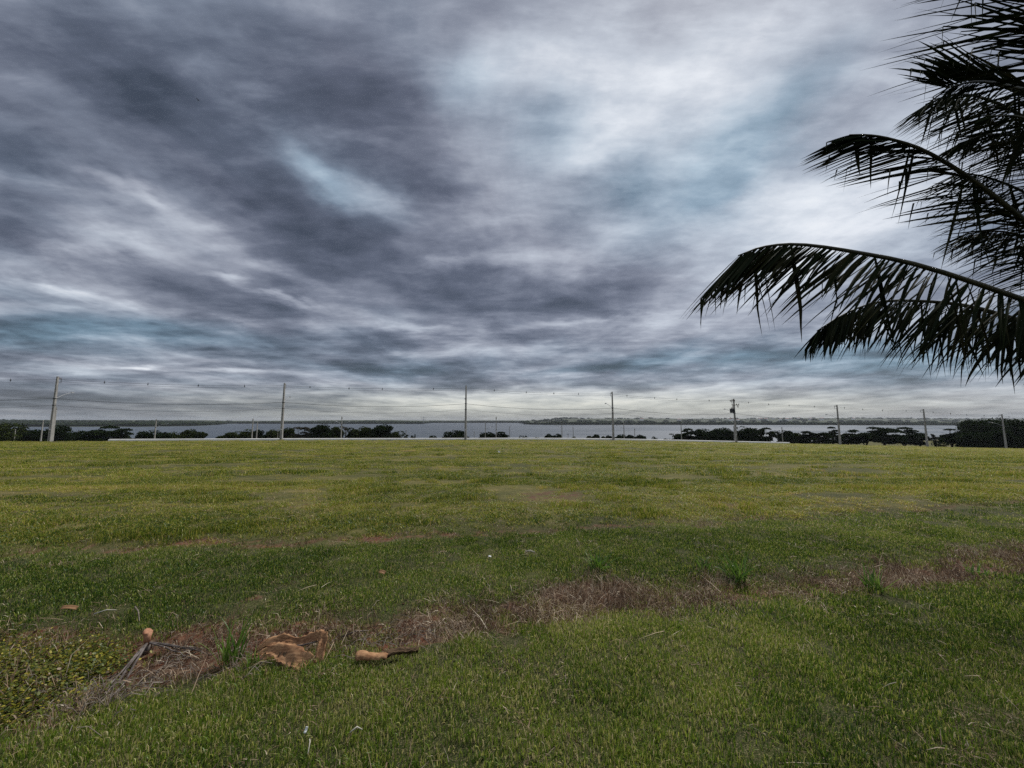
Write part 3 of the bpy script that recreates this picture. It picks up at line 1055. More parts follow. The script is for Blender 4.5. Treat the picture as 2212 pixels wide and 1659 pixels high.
def lamp_arm(e, z, d, length, rise, r=.035, head=.55):
    d = Vector((d[0], d[1], 0)).normalized()
    m = MB()
    pts = [Vector((0, 0, z)), d * .35 + Vector((0, 0, z + .1)), d * (length * .55) + Vector((0, 0, z + rise * .6)), d * length + Vector((0, 0, z + rise))]
    m.tube(pts, r, 6)
    m.box((0, 0, z), (.34, .34, .08))
    arm = m.build('lamp_arm', M_metal, e, True)
    h = MB()
    a = math.atan2(d.y, d.x)
    c = d * (length + head * .4) + Vector((0, 0, z + rise + .02))
    h.box(c, (head, .24, .09), a, .75)
    h.box(c + Vector((0, 0, .07)), (head * .35, .16, .07), a, .8)
    h.build('lamp_head', M_metal, e)
    g_ = MB(); g_.box(c - Vector((0, 0, .055)) + d * .05, (head * .6, .18, .02), a); g_.build('lamp_lens', M_white, e)


def tall_pole(i, x, y, H, trafo=False):
    z = float(ground_z(x, y))
    e = empty('utility_pole', (x, y, z))
    a = math.atan2(float(ykerb(x + 4) - ykerb(x - 4)), 8)
    n = Vector((-math.sin(a), math.cos(a), 0))       # across the road, away from the field
    mb = MB(); pole_body(mb, H, .40, .20, .30, .17)
    mb.build('shaft', M_conc, e)
    # bracket for the covered cables
    b = MB()
    b.tube([(0, 0, H - .35), tuple(n * .55 + Vector((0, 0, H - .28)))], .035, 5)
    b.tube([(0, 0, H - .85), tuple(n * .55 + Vector((0, 0, H - .85)))], .03, 5)
    b.tube([tuple(n * .55 + Vector((0, 0, H - .28))), tuple(n * .6 + Vector((0, 0, H - .85)))], .03, 5)
    b.build('cable_bracket', M_dark, e)
    for q in (.25, .5):
        ins = MB(); ins.tube([tuple(n * q + Vector((0, 0, H - .30))), tuple(n * q + Vector((0, 0, H - .12)))], [.05, .035], 6)
        ins.build('insulator', M_ceram, e)
    for zz in (H * .66, H * .555):
        c = MB(); c.tube([(-.24, 0, zz), (.24, 0, zz)], .03, 5); c.box((0, -.19, zz), (.1, .08, .14)); c.build('cable_clamp', M_dark, e)
    lamp_arm(e, H * .665, n, 2.3, .95)
    bd = MB(); bd.box((0, -.158, 1.75), (.18, .012, .14)); bd.build('number_plate', M_white, e)
    if trafo:
        t = Vector((math.cos(a), math.sin(a), 0))
        for zz, w, off in ((H - .55, 1.3, -.25), (H - 1.35, 2.0, .12)):
            m = MB(); m.box((t.x * off * 2, t.y * off * 2 - .2, zz), (w, .10, .12), a); arm = m.build('crossarm', M_dark, e)
            for k in np.linspace(-.45, .45, 4):
                m3 = MB(); p = t * (off * 2 + k * w) + Vector((0, -.2, zz))
                m3.tube([p + Vector((0, 0, .05)), p + Vector((0, 0, .16)), p + Vector((0, 0, .30))], [.04, .075, .04], 6)
                m3.build('insulator', M_ceram, arm)
        for k in (-.7, -.45, .6, .85):
            m = MB(); p = t * k + Vector((0, -.3, H - 1.65)); m.tube([p + Vector((0, 0, .2)), p + Vector((.05, 0, -.25))], .045, 6); m.build('fuse_switch', M_ceram, e)
        c = Vector((-.62 * t.x, -.62 * t.y - .1, H * .72))
        m = MB(); m.box(c, (.72, .62, .88), a)
        for k in range(7): m.box(c + t * (-.33 + k * .11) + Vector((0, -.36, -.02)), (.03, .12, .7), a)
        m.box(c + Vector((0, 0, .46)), (.80, .70, .05), a)
        tr = m.build('transformer', M_dark, e)
        for k in range(3):
            m = MB(); p = c + t * (-.22 + k * .22) + Vector((0, 0, .48)); m.tube([p, p + Vector((0, 0, .15)), p + Vector((0, 0, .32))], [.06, .05, .03], 6); m.build('bushing', M_ceram, tr)
        m = MB(); m.tube([c + Vector((.3, 0, -.5)), Vector((-.1, -.1, H * .6)), Vector((0, -.1, H * .56))], .02, 5); m.build('lead_cable', M_cable, e)
    return e


POLE_LOOK = ['with a shorter pole beside it', 'left of the round lakeside trees', 'in the middle of the field edge', 'before open lake, short bushes at its foot',
             'carrying a box transformer and crossarms', 'before layered trees, kerb ended', 'with white gap in trees to its right', 'before the big dark trees at right']
heads = []
for i, (x, y) in enumerate(POLES):
    H = 9.4
    e = tall_pole(i, x, y, H, trafo=(i == 5))
    z = float(ground_z(x, y))
    a = math.atan2(float(ykerb(x + 4) - ykerb(x - 4)), 8)
    n = Vector((-math.sin(a), math.cos(a), 0))
    heads.append((Vector((x, y, z)), n, H))
    if i == 0: lab = 'tall concrete lamp pole just beyond the left edge of the view'
    elif i == 9: lab = 'tall concrete lamp pole just beyond the right edge of the view'
    else: lab = f'{ORD[i-1]} tall concrete lamp pole from left, {POLE_LOOK[i-1]}'
    tag(e, lab, 'utility pole', 'tall concrete poles along the kerb')

# ------------------------------------------------------------------ overhead cables
def cable(name, zf, across, side, sag, r, label, spacers=False, drop=0):
    mb = MB()
    sp = []
    for i in range(len(heads) - 1):
        (p0, n0, H0), (p1, n1, H1) = heads[i], heads[i + 1]
        a = p0 + n0 * across + Vector((0, side, zf * H0 + drop)); b = p1 + n1 * across + Vector((0, side, zf * H1 + drop))
        pts = []
        N = 14
        for k in range(N + 1):
            t = k / N
            q = a.lerp(b, t); q.z -= sag * 4 * t * (1 - t)
            pts.append(q)
        mb.tube(pts, r, 5)
        if spacers:
            for t in (.17, .36, .56, .77) if i % 2 else (.13, .33, .55, .8):
                t += random.uniform(-.03, .03)
                q = a.lerp(b, t); q.z -= sag * 4 * t * (1 - t)
                sp.append(q)
    o = mb.build(name, M_cable)
    tag(o, label, 'cable', 'overhead cables strung between the tall poles')
    if spacers:
        for q in sp:
            m = MB()
            m.tube([q + Vector((0, 0, .22)), q + Vector((.02, 0, .0)), q + Vector((0, 0, -.24))], [.016, .055, .024], 5)
            m.tube([q + Vector((-.11, 0, -.04)), q + Vector((.11, 0, -.04))], .038, 5)
            m.build('cable_spacer', M_dark, o)
    return o


cable('overhead_cable', .957, .55, 0, .32, .017, 'topmost cable between the tall poles, hung with small dark spacers', True)
cable('overhead_cable', .925, .60, 0, .34, .013, 'thin second cable running just below the topmost spaced cable')
cable('overhead_cable', .66, -.15, 0, .62, .024, 'thick sagging cable at two thirds height of the tall poles')
cable('overhead_cable', .555, -.15, 0, .70, .015, 'lowest thin cable just above half height of the tall poles')

# ------------------------------------------------------------------ farther, smaller-looking lamp posts down the slope
POSTS = [  # px, top y, arm direction (-1 left, 1 right, 0 none, 2 both), distance override
    (41, 927, -1), (98, 907, 0), (123, 880, 0), (139, 934, 2), (177, 930, 0), (341, 905, 1), (361, 938, 0), (549, 904, 0), (559, 910, 0), (604, 927, 0),
    (618, 928, 0), (636, 928, 0), (740, 900, 2), (768, 926, 2), (879, 928, 1), (979, 927, 1), (1025, 931, 0), (1038, 932, 0), (1049, 913, 1), (1072, 900, 0),
    (1101, 921, 0), (1213, 910, -1), (1226, 936, 0), (1237, 922, 0), (1346, 911, -1), (1369, 925, 0), (1469, 913, 1), (1502, 930, 0), (1582, 920, -1),
    (1641, 930, -1), (1685, 922, -1), (1772, 933, -1), (1822, 931, 0), (2045, 928, -1)]
pc = {}
for (px, ty, arm) in POSTS:
    best = None
    for Y in np.arange(78, 176, 1.0):
        x = br(px) * Y
        if Y < float(ykerb(x)) + 11: continue
        z = float(ground_z(x, Y)); top = EYE + (909 - ty) / F * Y
        if ty < 890: want = 9.6
        else: want = 8.6
        er = abs((top - z) - want)
        if best is None or er < best[0]: best = (er, Y, x, z, top - z)
    _, Y, x, z, H = best
    e = empty('lamp_post' if arm else 'concrete_post', (x, Y, z))
    mb = MB(); pole_body(mb, H, .30, .17, .24, .15); mb.build('shaft', M_conc, e)
    m = MB(); m.box((0, -.02, H - .45), (.5, .1, .1)); m.build('bracket', M_dark, e)
    for s in ((-1, 1) if arm == 2 else (arm,) if arm else ()):
        lamp_arm(e, H * .74, (s * .9, .45), 2.1, .9, .045, .6)
    g = gap_of(px); pc[g] = pc.get(g, 0) + 1
    look = {0: 'plain concrete post', 2: 'double-armed lamp post', 1: 'single-armed lamp post', -1: 'single-armed lamp post'}[arm]
    hw = 'higher ' if ty < 915 else 'low '
    tag(e, f'{hw}distant {look}, {ORD[pc[g]-1]} small post {gap_text(g)}', 'lamp post' if arm else 'post', 'smaller posts down the slope beyond the road')

# small bird
p = at(428, 216, 34)
mb = MB()
mb.tube([p + Vector((-.10, 0, -.01)), p + Vector((-.02, 0, 0)), p + Vector((.05, 0, .01)), p + Vector((.09, 0, .012))], [.006, .028, .024, .004], 6)
mb.add([p + Vector((.03, 0, .01)), p + Vector((-.03, 0, .01)), p + Vector((-.09, -.17, .06)), p + Vector((-.04, -.19, .065))], [(0, 1, 2, 3)])
mb.add([p + Vector((.03, 0, .01)), p + Vector((-.03, 0, .01)), p + Vector((-.09, .17, .06)), p + Vector((-.04, .19, .065))], [(3, 2, 1, 0)])
tag(mb.build('bird', M_dark), 'tiny dark bird flying against the grey clouds', 'bird')

# ------------------------------------------------------------------ coconut palm at the right
def catmull(P, n):
    P = [2 * P[0] - P[1]] + list(P) + [2 * P[-1] - P[-2]]
    out = []
    m = len(P) - 3
    for k in range(n + 1):
        u = k / n * m
        i = min(int(u), m - 1); t = u - i
        a, b, c, d = P[i], P[i + 1], P[i + 2], P[i + 3]
        out.append(0.5 * ((2 * b) + (c - a) * t + (2 * a - 5 * b + 4 * c - d) * t * t + (3 * b - a - 3 * c + d) * t ** 3))
    return out


def leaflet_geo(p, d0, up, L, wd, droop, rr, V, FQ, kink=None):
    """folded strap leaf along a drooping path; appends to V,FQ"""
    K = 7
    d = d0.normalized()
    q = p.copy()
    tw = rr.uniform(-1.2, 1.2)
    base = len(V)
    side = d.cross(up)
    if side.length < .1: side = d.cross(Vector((1, 0, 0)))
    side.normalize()
    rot0 = rr.uniform(-.9, .9)
    for k in range(K):
        t = k / (K - 1)
        w = wd * (0.35 + 2.6 * t if t < .25 else 1.0 * (1 - ((t - .25) / .75) ** 1.7) + .03)
        s = side - d * side.dot(d)
        if s.length < 1e-4: s = Vector((0, 1, 0))
        s.normalize()
        nn = d.cross(s)
        ang = rot0 + tw * t
        sv = s * math.cos(ang) + nn * math.sin(ang)
        nv = d.cross(sv)
        V.append(q + sv * w / 2 + nv * w * .16); V.append(q - nv * w * .05); V.append(q - sv * w / 2 + nv * w * .16)
        if k:
            b = base + (k - 1) * 3
            FQ.append((b, b + 1, b + 4, b + 3)); FQ.append((b + 1, b + 2, b + 5, b + 4))
        q = q + d * (L / (K - 1))
        dr = droop * (.5 + t)
        d = (d + Vector((rr.uniform(-.03, .03), rr.uniform(-.03, .03), -dr))).normalized()
        if kink is not None and k == kink:
            d = (d * .35 + Vector((0, 0, -1)) + Vector((rr.uniform(-.2, .2), 0, 0))).normalized()


def lerp(a, b, t): return a + (b - a) * t


palm_root = at(2480, 780, 4.2)
crown_c = palm_root.copy()
px_, py_ = crown_c.x + .1, crown_c.y
pz = float(ground_z(px_, py_))
palm = tag(empty('coconut_palm', (px_, py_, pz)), 'coconut palm whose dark fronds hang in at the right edge', 'palm tree')
off = Vector((px_, py_, pz))
mb = MB()
hgt = crown_c.z - pz
mb.tube([Vector((0, 0, -.2)), Vector((.02, 0, .25)), Vector((0, 0, .8)), Vector((-.04, 0, hgt * .7)), crown_c - off], [.30, .24, .19, .17, .16], 14)
for k in range(14):
    z = .25 + k * (hgt - .5) / 14
    mb.tube([Vector((0, 0, z)), Vector((0, 0, z + .03))], [.205 - .03 * k / 14, .20 - .03 * k / 14], 14)
mb.build('trunk', M_trunk, palm, True)
mb = MB()
for k in range(9):
    t = k * .7
    d = Vector((math.cos(t), math.sin(t), 0))
    c = crown_c - off
    mb.tube([c + d * .12 + Vector((0, 0, -.35)), c + d * .17 + Vector((0, 0, 0)), c + d * .26 + Vector((0, 0, .35))], [.05, .06, .03], 5)
mb.build('leaf_bases', M_rachis, palm, True)
mb = MB()
for k in range(7):
    t = k * 1.1 + .5
    d = Vector((math.cos(t) * .24, math.sin(t) * .24, -.15 - .1 * (k % 2)))
    c = crown_c - off + d
    mb.tube([c + Vector((0, 0, .12)), c + Vector((0, 0, .07)), c, c - Vector((0, 0, .09)), c - Vector((0, 0, .12))], [.02, .075, .10, .07, .02], 8)
mb.build('coconuts', M_rachis, palm, True)

D_ = Vector
FRONDS = [  # points (px, py, Y), leaflets a side, start, longest, the two sides' directions, forward mix, droop, built singly?
    dict(k='a', pts=[(2480, 780, 4.2), (2350, 702, 4.1), (2212, 648, 4.0), (2000, 577, 3.8), (1850, 545, 3.65), (1730, 528, 3.5), (1650, 533, 3.4), (1595, 552, 3.35)],
         n=112, t0=.10, L=1.2, A=D_((0, -.35, -.95)), B=D_((0, .30, -.9)), fw=(.55, 1.9), dr=(.13, .03), one=(1, 1), wd=.045),
    dict(k='b', pts=[(2480, 790, 4.3), (2340, 728, 4.4), (2212, 695, 4.5), (2100, 663, 4.6), (2000, 651, 4.6), (1900, 652, 4.6), (1825, 678, 4.5), (1765, 715, 4.5)],
         n=104, t0=.12, L=1.15, A=D_((0, -.3, -.9)), B=D_((0, .4, -.8)), fw=(.40, 1.2), dr=(.2, .08), one=(0, 0), wd=.048),
    dict(k='c', pts=[(2480, 770, 4.1), (2350, 600, 4.0), (2212, 476, 3.9), (2100, 388, 3.85), (2000, 327, 3.8), (1930, 302, 3.75), (1880, 292, 3.7), (1835, 291, 3.7)],
         n=80, t0=.12, L=1.12, A=D_((-.85, -.25, -.55)), B=D_((-.8, .4, -.45)), fw=(.75, .35), dr=(.03, .015), one=(1, 0), wd=.040),
    dict(k='d', pts=[(2480, 740, 4.2), (2420, 470, 4.2), (2330, 285, 4.1), (2250, 212, 3.9), (2180, 186, 3.7), (2110, 176, 3.5), (2045, 190, 3.35)],
         n=70, t0=.3, L=1.25, A=D_((-.5, .1, .50)), B=D_((-.6, -.2, -.6)), fw=(.6, .8), dr=(.04, .03), one=(0, 0), wd=.030),
    dict(k='e', pts=[(2480, 760, 4.2), (2470, 480, 3.9), (2410, 260, 3.5), (2340, 120, 3.2), (2290, 0, 3.0), (2240, -120, 2.9), (2170, -230, 2.8)],
         n=84, t0=.25, L=1.6, A=D_((-1, -.05, -.03)), B=D_((-.9, .3, -.12)), fw=(.12, .3), dr=(.02, .02), one=(0, 0), wd=.031),
    dict(k='f', pts=[(2480, 750, 4.3), (2400, 520, 4.4), (2310, 350, 4.5), (2215, 256, 4.4), (2125, 212, 4.3), (2060, 205, 4.1), (2000, 225, 4.0)],
         n=92, t0=.2, L=1.2, A=D_((-.5, -.3, -.7)), B=D_((-.6, .4, -.45)), fw=(.45, .75), dr=(.04, .04), one=(0, 0), wd=.030),
    dict(k='g', pts=[(2480, 770, 4.5), (2400, 620, 4.7), (2320, 500, 4.8), (2230, 425, 4.8), (2140, 385, 4.7), (2070, 372, 4.7)],
         n=98, t0=.1, L=1.4, A=D_((-.5, -.3, -.75)), B=D_((-.6, .4, -.6)), fw=(.4, .7), dr=(.05, .05), one=(0, 0), wd=.033),
    dict(k='k', pts=[(2480, 760, 4.3), (2420, 600, 4.4), (2360, 440, 4.4), (2290, 345, 4.4), (2215, 300, 4.2), (2140, 290, 4.0), (2070, 310, 3.9)],
         n=84, t0=.2, L=1.15, A=D_((-.5, -.3, -.7)), B=D_((-.65, .4, -.4)), fw=(.45, .75), dr=(.04, .04), one=(0, 0), wd=.030),
    dict(k='m', pts=[(2480, 775, 4.6), (2420, 670, 4.8), (2340, 580, 5.0), (2250, 525, 5.0), (2165, 500, 4.9), (2085, 505, 4.9)],
         n=92, t0=.1, L=1.25, A=D_((-.45, -.3, -.75)), B=D_((-.6, .4, -.6)), fw=(.4, .7), dr=(.05, .05), one=(0, 0), wd=.033),
    dict(k='h', pts=[(2480, 800, 4.6), (2390, 768, 5.2), (2310, 745, 5.7), (2260, 742, 6.0), (2225, 752, 6.2)],
         n=44, t0=.2, L=.75, A=D_((0, -.3, -.8)), B=D_((0, .5, -.5)), fw=(.5, 1.1), dr=(.1, .05), one=(0, 0), wd=.034),
    dict(k='j', pts=[(2500, 760, 4.2), (2470, 560, 4.0), (2400, 400, 3.8), (2300, 300, 3.6), (2215, 255, 3.4), (2130, 250, 3.3)],
         n=54, t0=.25, L=1.0, A=D_((-.5, -.2, -.6)), B=D_((-.6, .5, -.1)), fw=(.6, .8), dr=(.05, .05), one=(0, 0), wd=.036),
]


def build_frond(path, n, t0, L, A, B, fw, dr, one, wd, seed, lab=None, tipl=.36):
    rr = random.Random(seed)
    NS = 200
    C = catmull(path, NS)
    C = [c - off for c in C]
    m = MB()
    st = C[::10]
    K = len(st)
    m.tube(st, [lerp(.042, .006, (i / (K - 1)) ** .8) for i in range(K)], 6)
    fr = m.build('frond', M_rachis, palm, True)
    if lab: fr['label'] = lab
    V, FQ, RN = [], [], []
    for sgn, out in ((0, A), (1, B)):
        for i in range(n):
            t = t0 + (1 - t0) * (i + rr.uniform(-.35, .35) + .4) / n
            t = min(max(t, 0), .999)
            k = int(t * NS)
            p = C[k]; T = (C[min(k + 1, NS)] - C[max(k - 1, 0)]).normalized()
            tt_ = (t - t0) / (1 - t0)
            Lt = L * (.62 + .9 * tt_ if tt_ < .35 else .935 - (.935 - tipl) * ((tt_ - .35) / .65) ** 1.4) * rr.uniform(.82, 1.1)
            o_ = (out + D_((rr.uniform(-.12, .12), rr.uniform(-.15, .15), rr.uniform(-.14, .14)))).normalized()
            d0 = o_ + T * lerp(fw[0], fw[1], tt_)
            drp = lerp(dr[0], dr[1], tt_) * rr.uniform(.5, 1.5)
            kink = rr.choice([3, 4]) if rr.random() < (.22 if sgn == 0 else .16) else None
            if rr.random() < .05:
                d0 = o_ * .6 + D_((0, 0, -1)) - T * .3
            if rr.random() < .04: continue
            v, f = [], []
            leaflet_geo(p, d0, D_((0, 0, 1)), Lt, wd * rr.uniform(.55, 1.15), drp, rr, v, f, kink)
            if one[sgn]:
                me = mesh_np('leaflet', [tuple(q) for q in v], [np.array(f)], M_palm, True, dict(rnd=np.full(len(v), rr.random())))
                link('leaflet', me, fr)
            else:
                b = len(V)
                V += v; FQ += [tuple(q + b for q in ff) for ff in f]; RN += [rr.random()] * len(v)
    if V:
        o = link('leaflets', mesh_np('leaflets', [tuple(q) for q in V], [np.array(FQ)], M_palm, True, dict(rnd=RN)), fr)
        o['kind'] = 'stuff'
    return fr


FLAB = {'a': 'longest low frond arching left with hanging torn leaflets', 'b': 'shorter frond drooping just under the longest one',
        'c': 'middle frond rising to the left with straight level leaflets', 'e': 'topmost frond sending level leaflets across the top corner'}
for i, f in enumerate(FRONDS):
    path = [at(*q) for q in f['pts']]
    build_frond(path, f['n'], f['t0'], f['L'], f['A'], f['B'], f['fw'], f['dr'], f['one'], f['wd'], 40 + i, FLAB.get(f['k']), {'a': .66, 'c': .42}.get(f['k'], .36))
for i, (az, el, ln) in enumerate([(15, 50, 4.0), (-20, 25, 4.2), (-50, 40, 4.0), (-85, 20, 4.0), (-120, 45, 3.6), (0, 70, 4.0)]):
    a, e_ = rad(az), rad(el)
    d = D_((math.cos(a) * math.cos(e_), math.sin(a) * math.cos(e_), math.sin(e_)))
    c = crown_c
    path = [c, c + d * ln * .3, c + d * ln * .6 + D_((0, 0, -.25)), c + d * ln * .85 + D_((0, 0, -.8)), c + d * ln + D_((0, 0, -1.5))]
    sd = d.cross(D_((0, 0, 1))).normalized()
    build_frond(path, 70, .15, .95, sd * .7 + D_((0, 0, -.5)), -sd * .7 + D_((0, 0, -.5)), (.5, 1.0), (.12, .08), (0, 0), .040, 90 + i)

# ------------------------------------------------------------------ grass
def blade_mesh(name, n, R, hmin, hmax, w, lean, mat, seed, segs=2, clump=0.5):
    g = np.random.default_rng(seed)
    rr = R * g.random(n) ** clump; t = g.uniform(0, 2 * np.pi, n)
    bx, by = rr * np.cos(t), rr * np.sin(t)
    h = g.uniform(hmin, hmax, n) * (1 - .35 * (rr / R) ** 2)
    la = g.uniform(0, 2 * np.pi, n); ln = np.abs(g.normal(0, lean, n)) * h
    wa = g.uniform(0, np.pi, n); ww = w * g.uniform(.6, 1.25, n)
    lx, ly = np.cos(la) * ln, np.sin(la) * ln
    ux, uy = np.cos(wa) * ww / 2, np.sin(wa) * ww / 2
    V = np.zeros((n, 5, 3))
    V[:, 0] = np.stack([bx - ux, by - uy, np.full(n, -.01)], 1)
    V[:, 1] = np.stack([bx + ux, by + uy, np.full(n, -.01)], 1)
    V[:, 2] = np.stack([bx + lx * .35 + ux * .85, by + ly * .35 + uy * .85, h * .6], 1)
    V[:, 3] = np.stack([bx + lx * .35 - ux * .85, by + ly * .35 - uy * .85, h * .6], 1)
    tipz = h * np.clip(1.0 - .25 * (ln / h), .55, 1)
    V[:, 4] = np.stack([bx + lx, by + ly, tipz], 1)
    b = np.arange(n)[:, None] * 5
    q = b + np.array([0, 1, 2, 3]); tr = b + np.array([3, 2, 4])
    rnd = np.repeat(g.random(n), 5); tf = np.tile([0, 0, .6, .6, 1.], n)
    return mesh_np(name, V.reshape(-1, 3), [q, tr], mat, False, dict(rnd=rnd, tipf=tf))


def scatter(name, P, rot, scl, idx, tint, protos, label, kind='stuff'):
    col = bpy.data.collections.new(name + '_sources')
    for i, me in enumerate(protos):
        col.objects.link(bpy.data.objects.new(f'{name}_source_{i:02d}', me))
    me = bpy.data.meshes.new(name)
    n = len(P)
    me.vertices.add(n)
    me.vertices.foreach_set('co', np.asarray(P, np.float32).ravel())
    for nm, ty, dat, fld in (('rot', 'FLOAT_VECTOR', rot, 'vector'), ('scl', 'FLOAT_VECTOR', scl, 'vector'), ('idx', 'INT', idx, 'value'), ('tint', 'FLOAT', tint, 'value')):
        a = me.attributes.new(nm, ty, 'POINT')
        a.data.foreach_set(fld, np.asarray(dat, np.int32 if ty == 'INT' else np.float32).ravel())
    o = link(name, me)
    ng = bpy.data.node_groups.new(name + '_scatter', 'GeometryNodeTree')
    ng.interface.new_socket('Geometry', in_out='INPUT', socket_type='NodeSocketGeometry')
    ng.interface.new_socket('Geometry', in_out='OUTPUT', socket_type='NodeSocketGeometry')
    N = ng.nodes
    gi, go = N.new('NodeGroupInput'), N.new('NodeGroupOutput')
    ip = N.new('GeometryNodeInstanceOnPoints')
    ci = N.new('GeometryNodeCollectionInfo')
    ci.inputs['Collection'].default_value = col
    ci.inputs['Separate Children'].default_value = True
    ci.inputs['Reset Children'].default_value = True
    ip.inputs['Pick Instance'].default_value = True

    def na(nm, ty):
        a = N.new('GeometryNodeInputNamedAttribute'); a.data_type = ty
        a.inputs['Name'].default_value = nm
        return a.outputs['Attribute']
    er = N.new('FunctionNodeEulerToRotation')
    Lk = ng.links.new
    Lk(gi.outputs[0], ip.inputs['Points']); Lk(ci.outputs[0], ip.inputs['Instance'])
    Lk(na('idx', 'INT'), ip.inputs['Instance Index'])
    Lk(na('rot', 'FLOAT_VECTOR'), er.inputs[0]); Lk(er.outputs[0], ip.inputs['Rotation'])
    Lk(na('scl', 'FLOAT_VECTOR'), ip.inputs['Scale'])
    Lk(ip.outputs[0], go.inputs[0])
    md = o.modifiers.new('scatter', 'NODES')
    md.node_group = ng
    tag(o, label, None, None, kind)
    return o


def ring_points(r0, r1, dens, half=1.62):
    """random points in the wedge ahead between distances r0..r1 (world Y)"""
    area = half * (r1 ** 2 - r0 ** 2)
    n = int(area * dens)
    y = np.sqrt(rng.random(n) * (r1 ** 2 - r0 ** 2) + r0 ** 2)
    x = rng.uniform(-half, half, n) * y
    return x, y


def pack(xs, ys, hs, ws, nproto, tint, tilt=.1):
    n = len(xs)
    P = np.stack([xs, ys, ground_z(xs, ys)], 1)
    rot = np.stack([rng.normal(0, tilt, n), rng.normal(0, tilt, n), rng.uniform(0, 6.28, n)], 1)
    scl = np.stack([ws, ws, hs], 1)
    return P, rot, scl, rng.integers(0, nproto, n), tint


lawnP = [blade_mesh('lawn_tuft', 104, .125, .015, .040, .0042, .65, M_lawn, 200 + i) for i in range(10)]
fieldP = [blade_mesh('field_tuft', 70, .12, .020, .070, .0055, .85, M_field, 300 + i, clump=.6) for i in range(10)]
deadP = [blade_mesh('straw_tuft', 40, .16, .02, .075, .0042, 1.7, M_straw, 400 + i, clump=.55) for i in range(8)]

zones = [(1.0, 3.2, 170, 1.0, 1.0), (3.2, 6, 110, 1.15, 1.05), (6, 12, 52, 1.5, 1.15), (12, 26, 17, 2.3, 1.35), (26, 50, 5.5, 3.8, 1.4), (50, 118, 2.0, 6.0, 1.25)]
LX, FX_ = [], []
for (r0, r1, dn, w, h) in zones:
    x, y = ring_points(r0, r1, dn)
    k = (y < ykerb(x) - np.where(np.abs(x) < 64, .9, .0))
    x, y = x[k], y[k]
    sm = strip_mask(x, y); fm = field_mask(x, y); el = edge_line(x, y)
    keep = rng.random(len(x)) > np.clip(sm * 1.6 * sstep(.32, .50, fbm(x * 1.5, y * 1.5, 79, 3)), 0, .97)
    keep &= rng.random(len(x)) > el * .9
    # worn patches out in the field
    wornv = fbm(x / 2.6, y / 1.1, 61, 3)
    worn = sstep(.56, .66, wornv) * sstep(5, 9, y)
    worn = np.maximum(worn, bare_spots(x, y))
    if r0 < 12: keep &= rng.random(len(x)) > sstep(.56, .64, fbm(x * 3.5, y * 3.5, 68, 2)) * .12
    gapn = fbm(x / (1.5 + y * .10), y / .42, 67, 3)
    keep &= rng.random(len(x)) > sstep(.52, .66, gapn) * .85 * sstep(6, 14, y)
    keep &= rng.random(len(x)) > worn * .95
    x, y, fm, sm, worn = x[keep], y[keep], fm[keep], sm[keep], worn[keep]
    big = fbm(x / 3.3, y / 1.6, 62, 3); fine = fbm(x * 1.6, y * 1.6, 63, 3)
    tuft = sstep(.55, .75, fbm(x / 1.1, y / .7, 64, 2))
    for m_, L_, isf in ((fm < .5, LX, 0), (fm >= .5, FX_, 1)):
        xx_, yy_ = x[m_], y[m_]
        n = len(xx_)
        if isf:
            swath = fbm(xx_ / 7, yy_ / .9, 66, 3) - .5
            rows = np.sin(yy_ * 2 * np.pi / 1.9 + (fbm(xx_ / 9, yy_ / 9, 88, 2) - .5) * 9)
            tint = .11 + (big[m_] - .5) * .5 + swath * .8 + .09 * rows * sstep(60, 20, yy_) + (fine[m_] - .5) * .5 + worn[m_] * .45 + sstep(20, 60, yy_) * .20
            hh = h * (.65 + 1.0 * tuft[m_]) * rng.uniform(.7, 1.3, n)
        else:
            tint = .07 + (big[m_] - .5) * .75 + (fine[m_] - .5) * .65 + sm[m_] * .4
            nearl = yy_ < np.interp(xx_ / (yy_ * .97), SR, SL)
            tint = tint + np.where(nearl, .07, -.09)
            hh = h * rng.uniform(.8, 1.25, n) * np.where(nearl, 1.1, .9)
        L_.append((xx_, yy_, hh, w * rng.uniform(.8, 1.2, n), np.clip(tint, -.15, 1)))
for nm, L_, pr, lab in (('lawn_grass', LX, lawnP, 'short green lawn grass either side of the bare strip'),
                        ('field_grass', FX_, fieldP, 'mown yellowish grass of the wide field beyond the lawn')):
    c = [np.concatenate([l[i] for l in L_]) for i in range(5)]
    scatter(nm, *pack(c[0], c[1], c[2], c[3], len(pr), c[4]), pr, lab)

# dead grass in the strip and in the worn line
x, y = ring_points(1.4, 9, 260)
sm = strip_mask(x, y)
k = rng.random(len(x)) < sm * .80 * sstep(.30, .50, fbm(x * 1.3, y * 1.3, 77, 3)) * np.where(x / np.maximum(y, .5) < -.25, .35, 1.0)
x1, y1 = x[k], y[k]
x, y = ring_points(4, 12, 14)
k = rng.random(len(x)) < edge_line(x, y) * .5
x1, y1 = np.concatenate([x1, x[k]]), np.concatenate([y1, y[k]])
n = len(x1)
scatter('dead_grass', *pack(x1, y1, rng.uniform(.7, 1.7, n) * np.where(fbm(x1 * 2.2, y1 * 2.2, 84, 2) > .58, 1.7, 1.0), rng.uniform(.8, 1.3, n), len(deadP), np.clip(fbm(x1 * 2, y1 * 2, 78) - .25, -.2, 1), .25), deadP,
        'dry brown straw lying in the bare strip across the lawn')
# thatch showing between the blades of the lawn
x, y = ring_points(1.4, 9, 13)
n = len(x)
scatter('thatch', *pack(x, y, rng.uniform(.20, .42, n), rng.uniform(.8, 1.3, n), len(deadP), rng.uniform(-.1, .45, n), .2), deadP,
        'dull dead thatch showing between the blades of the lawn')

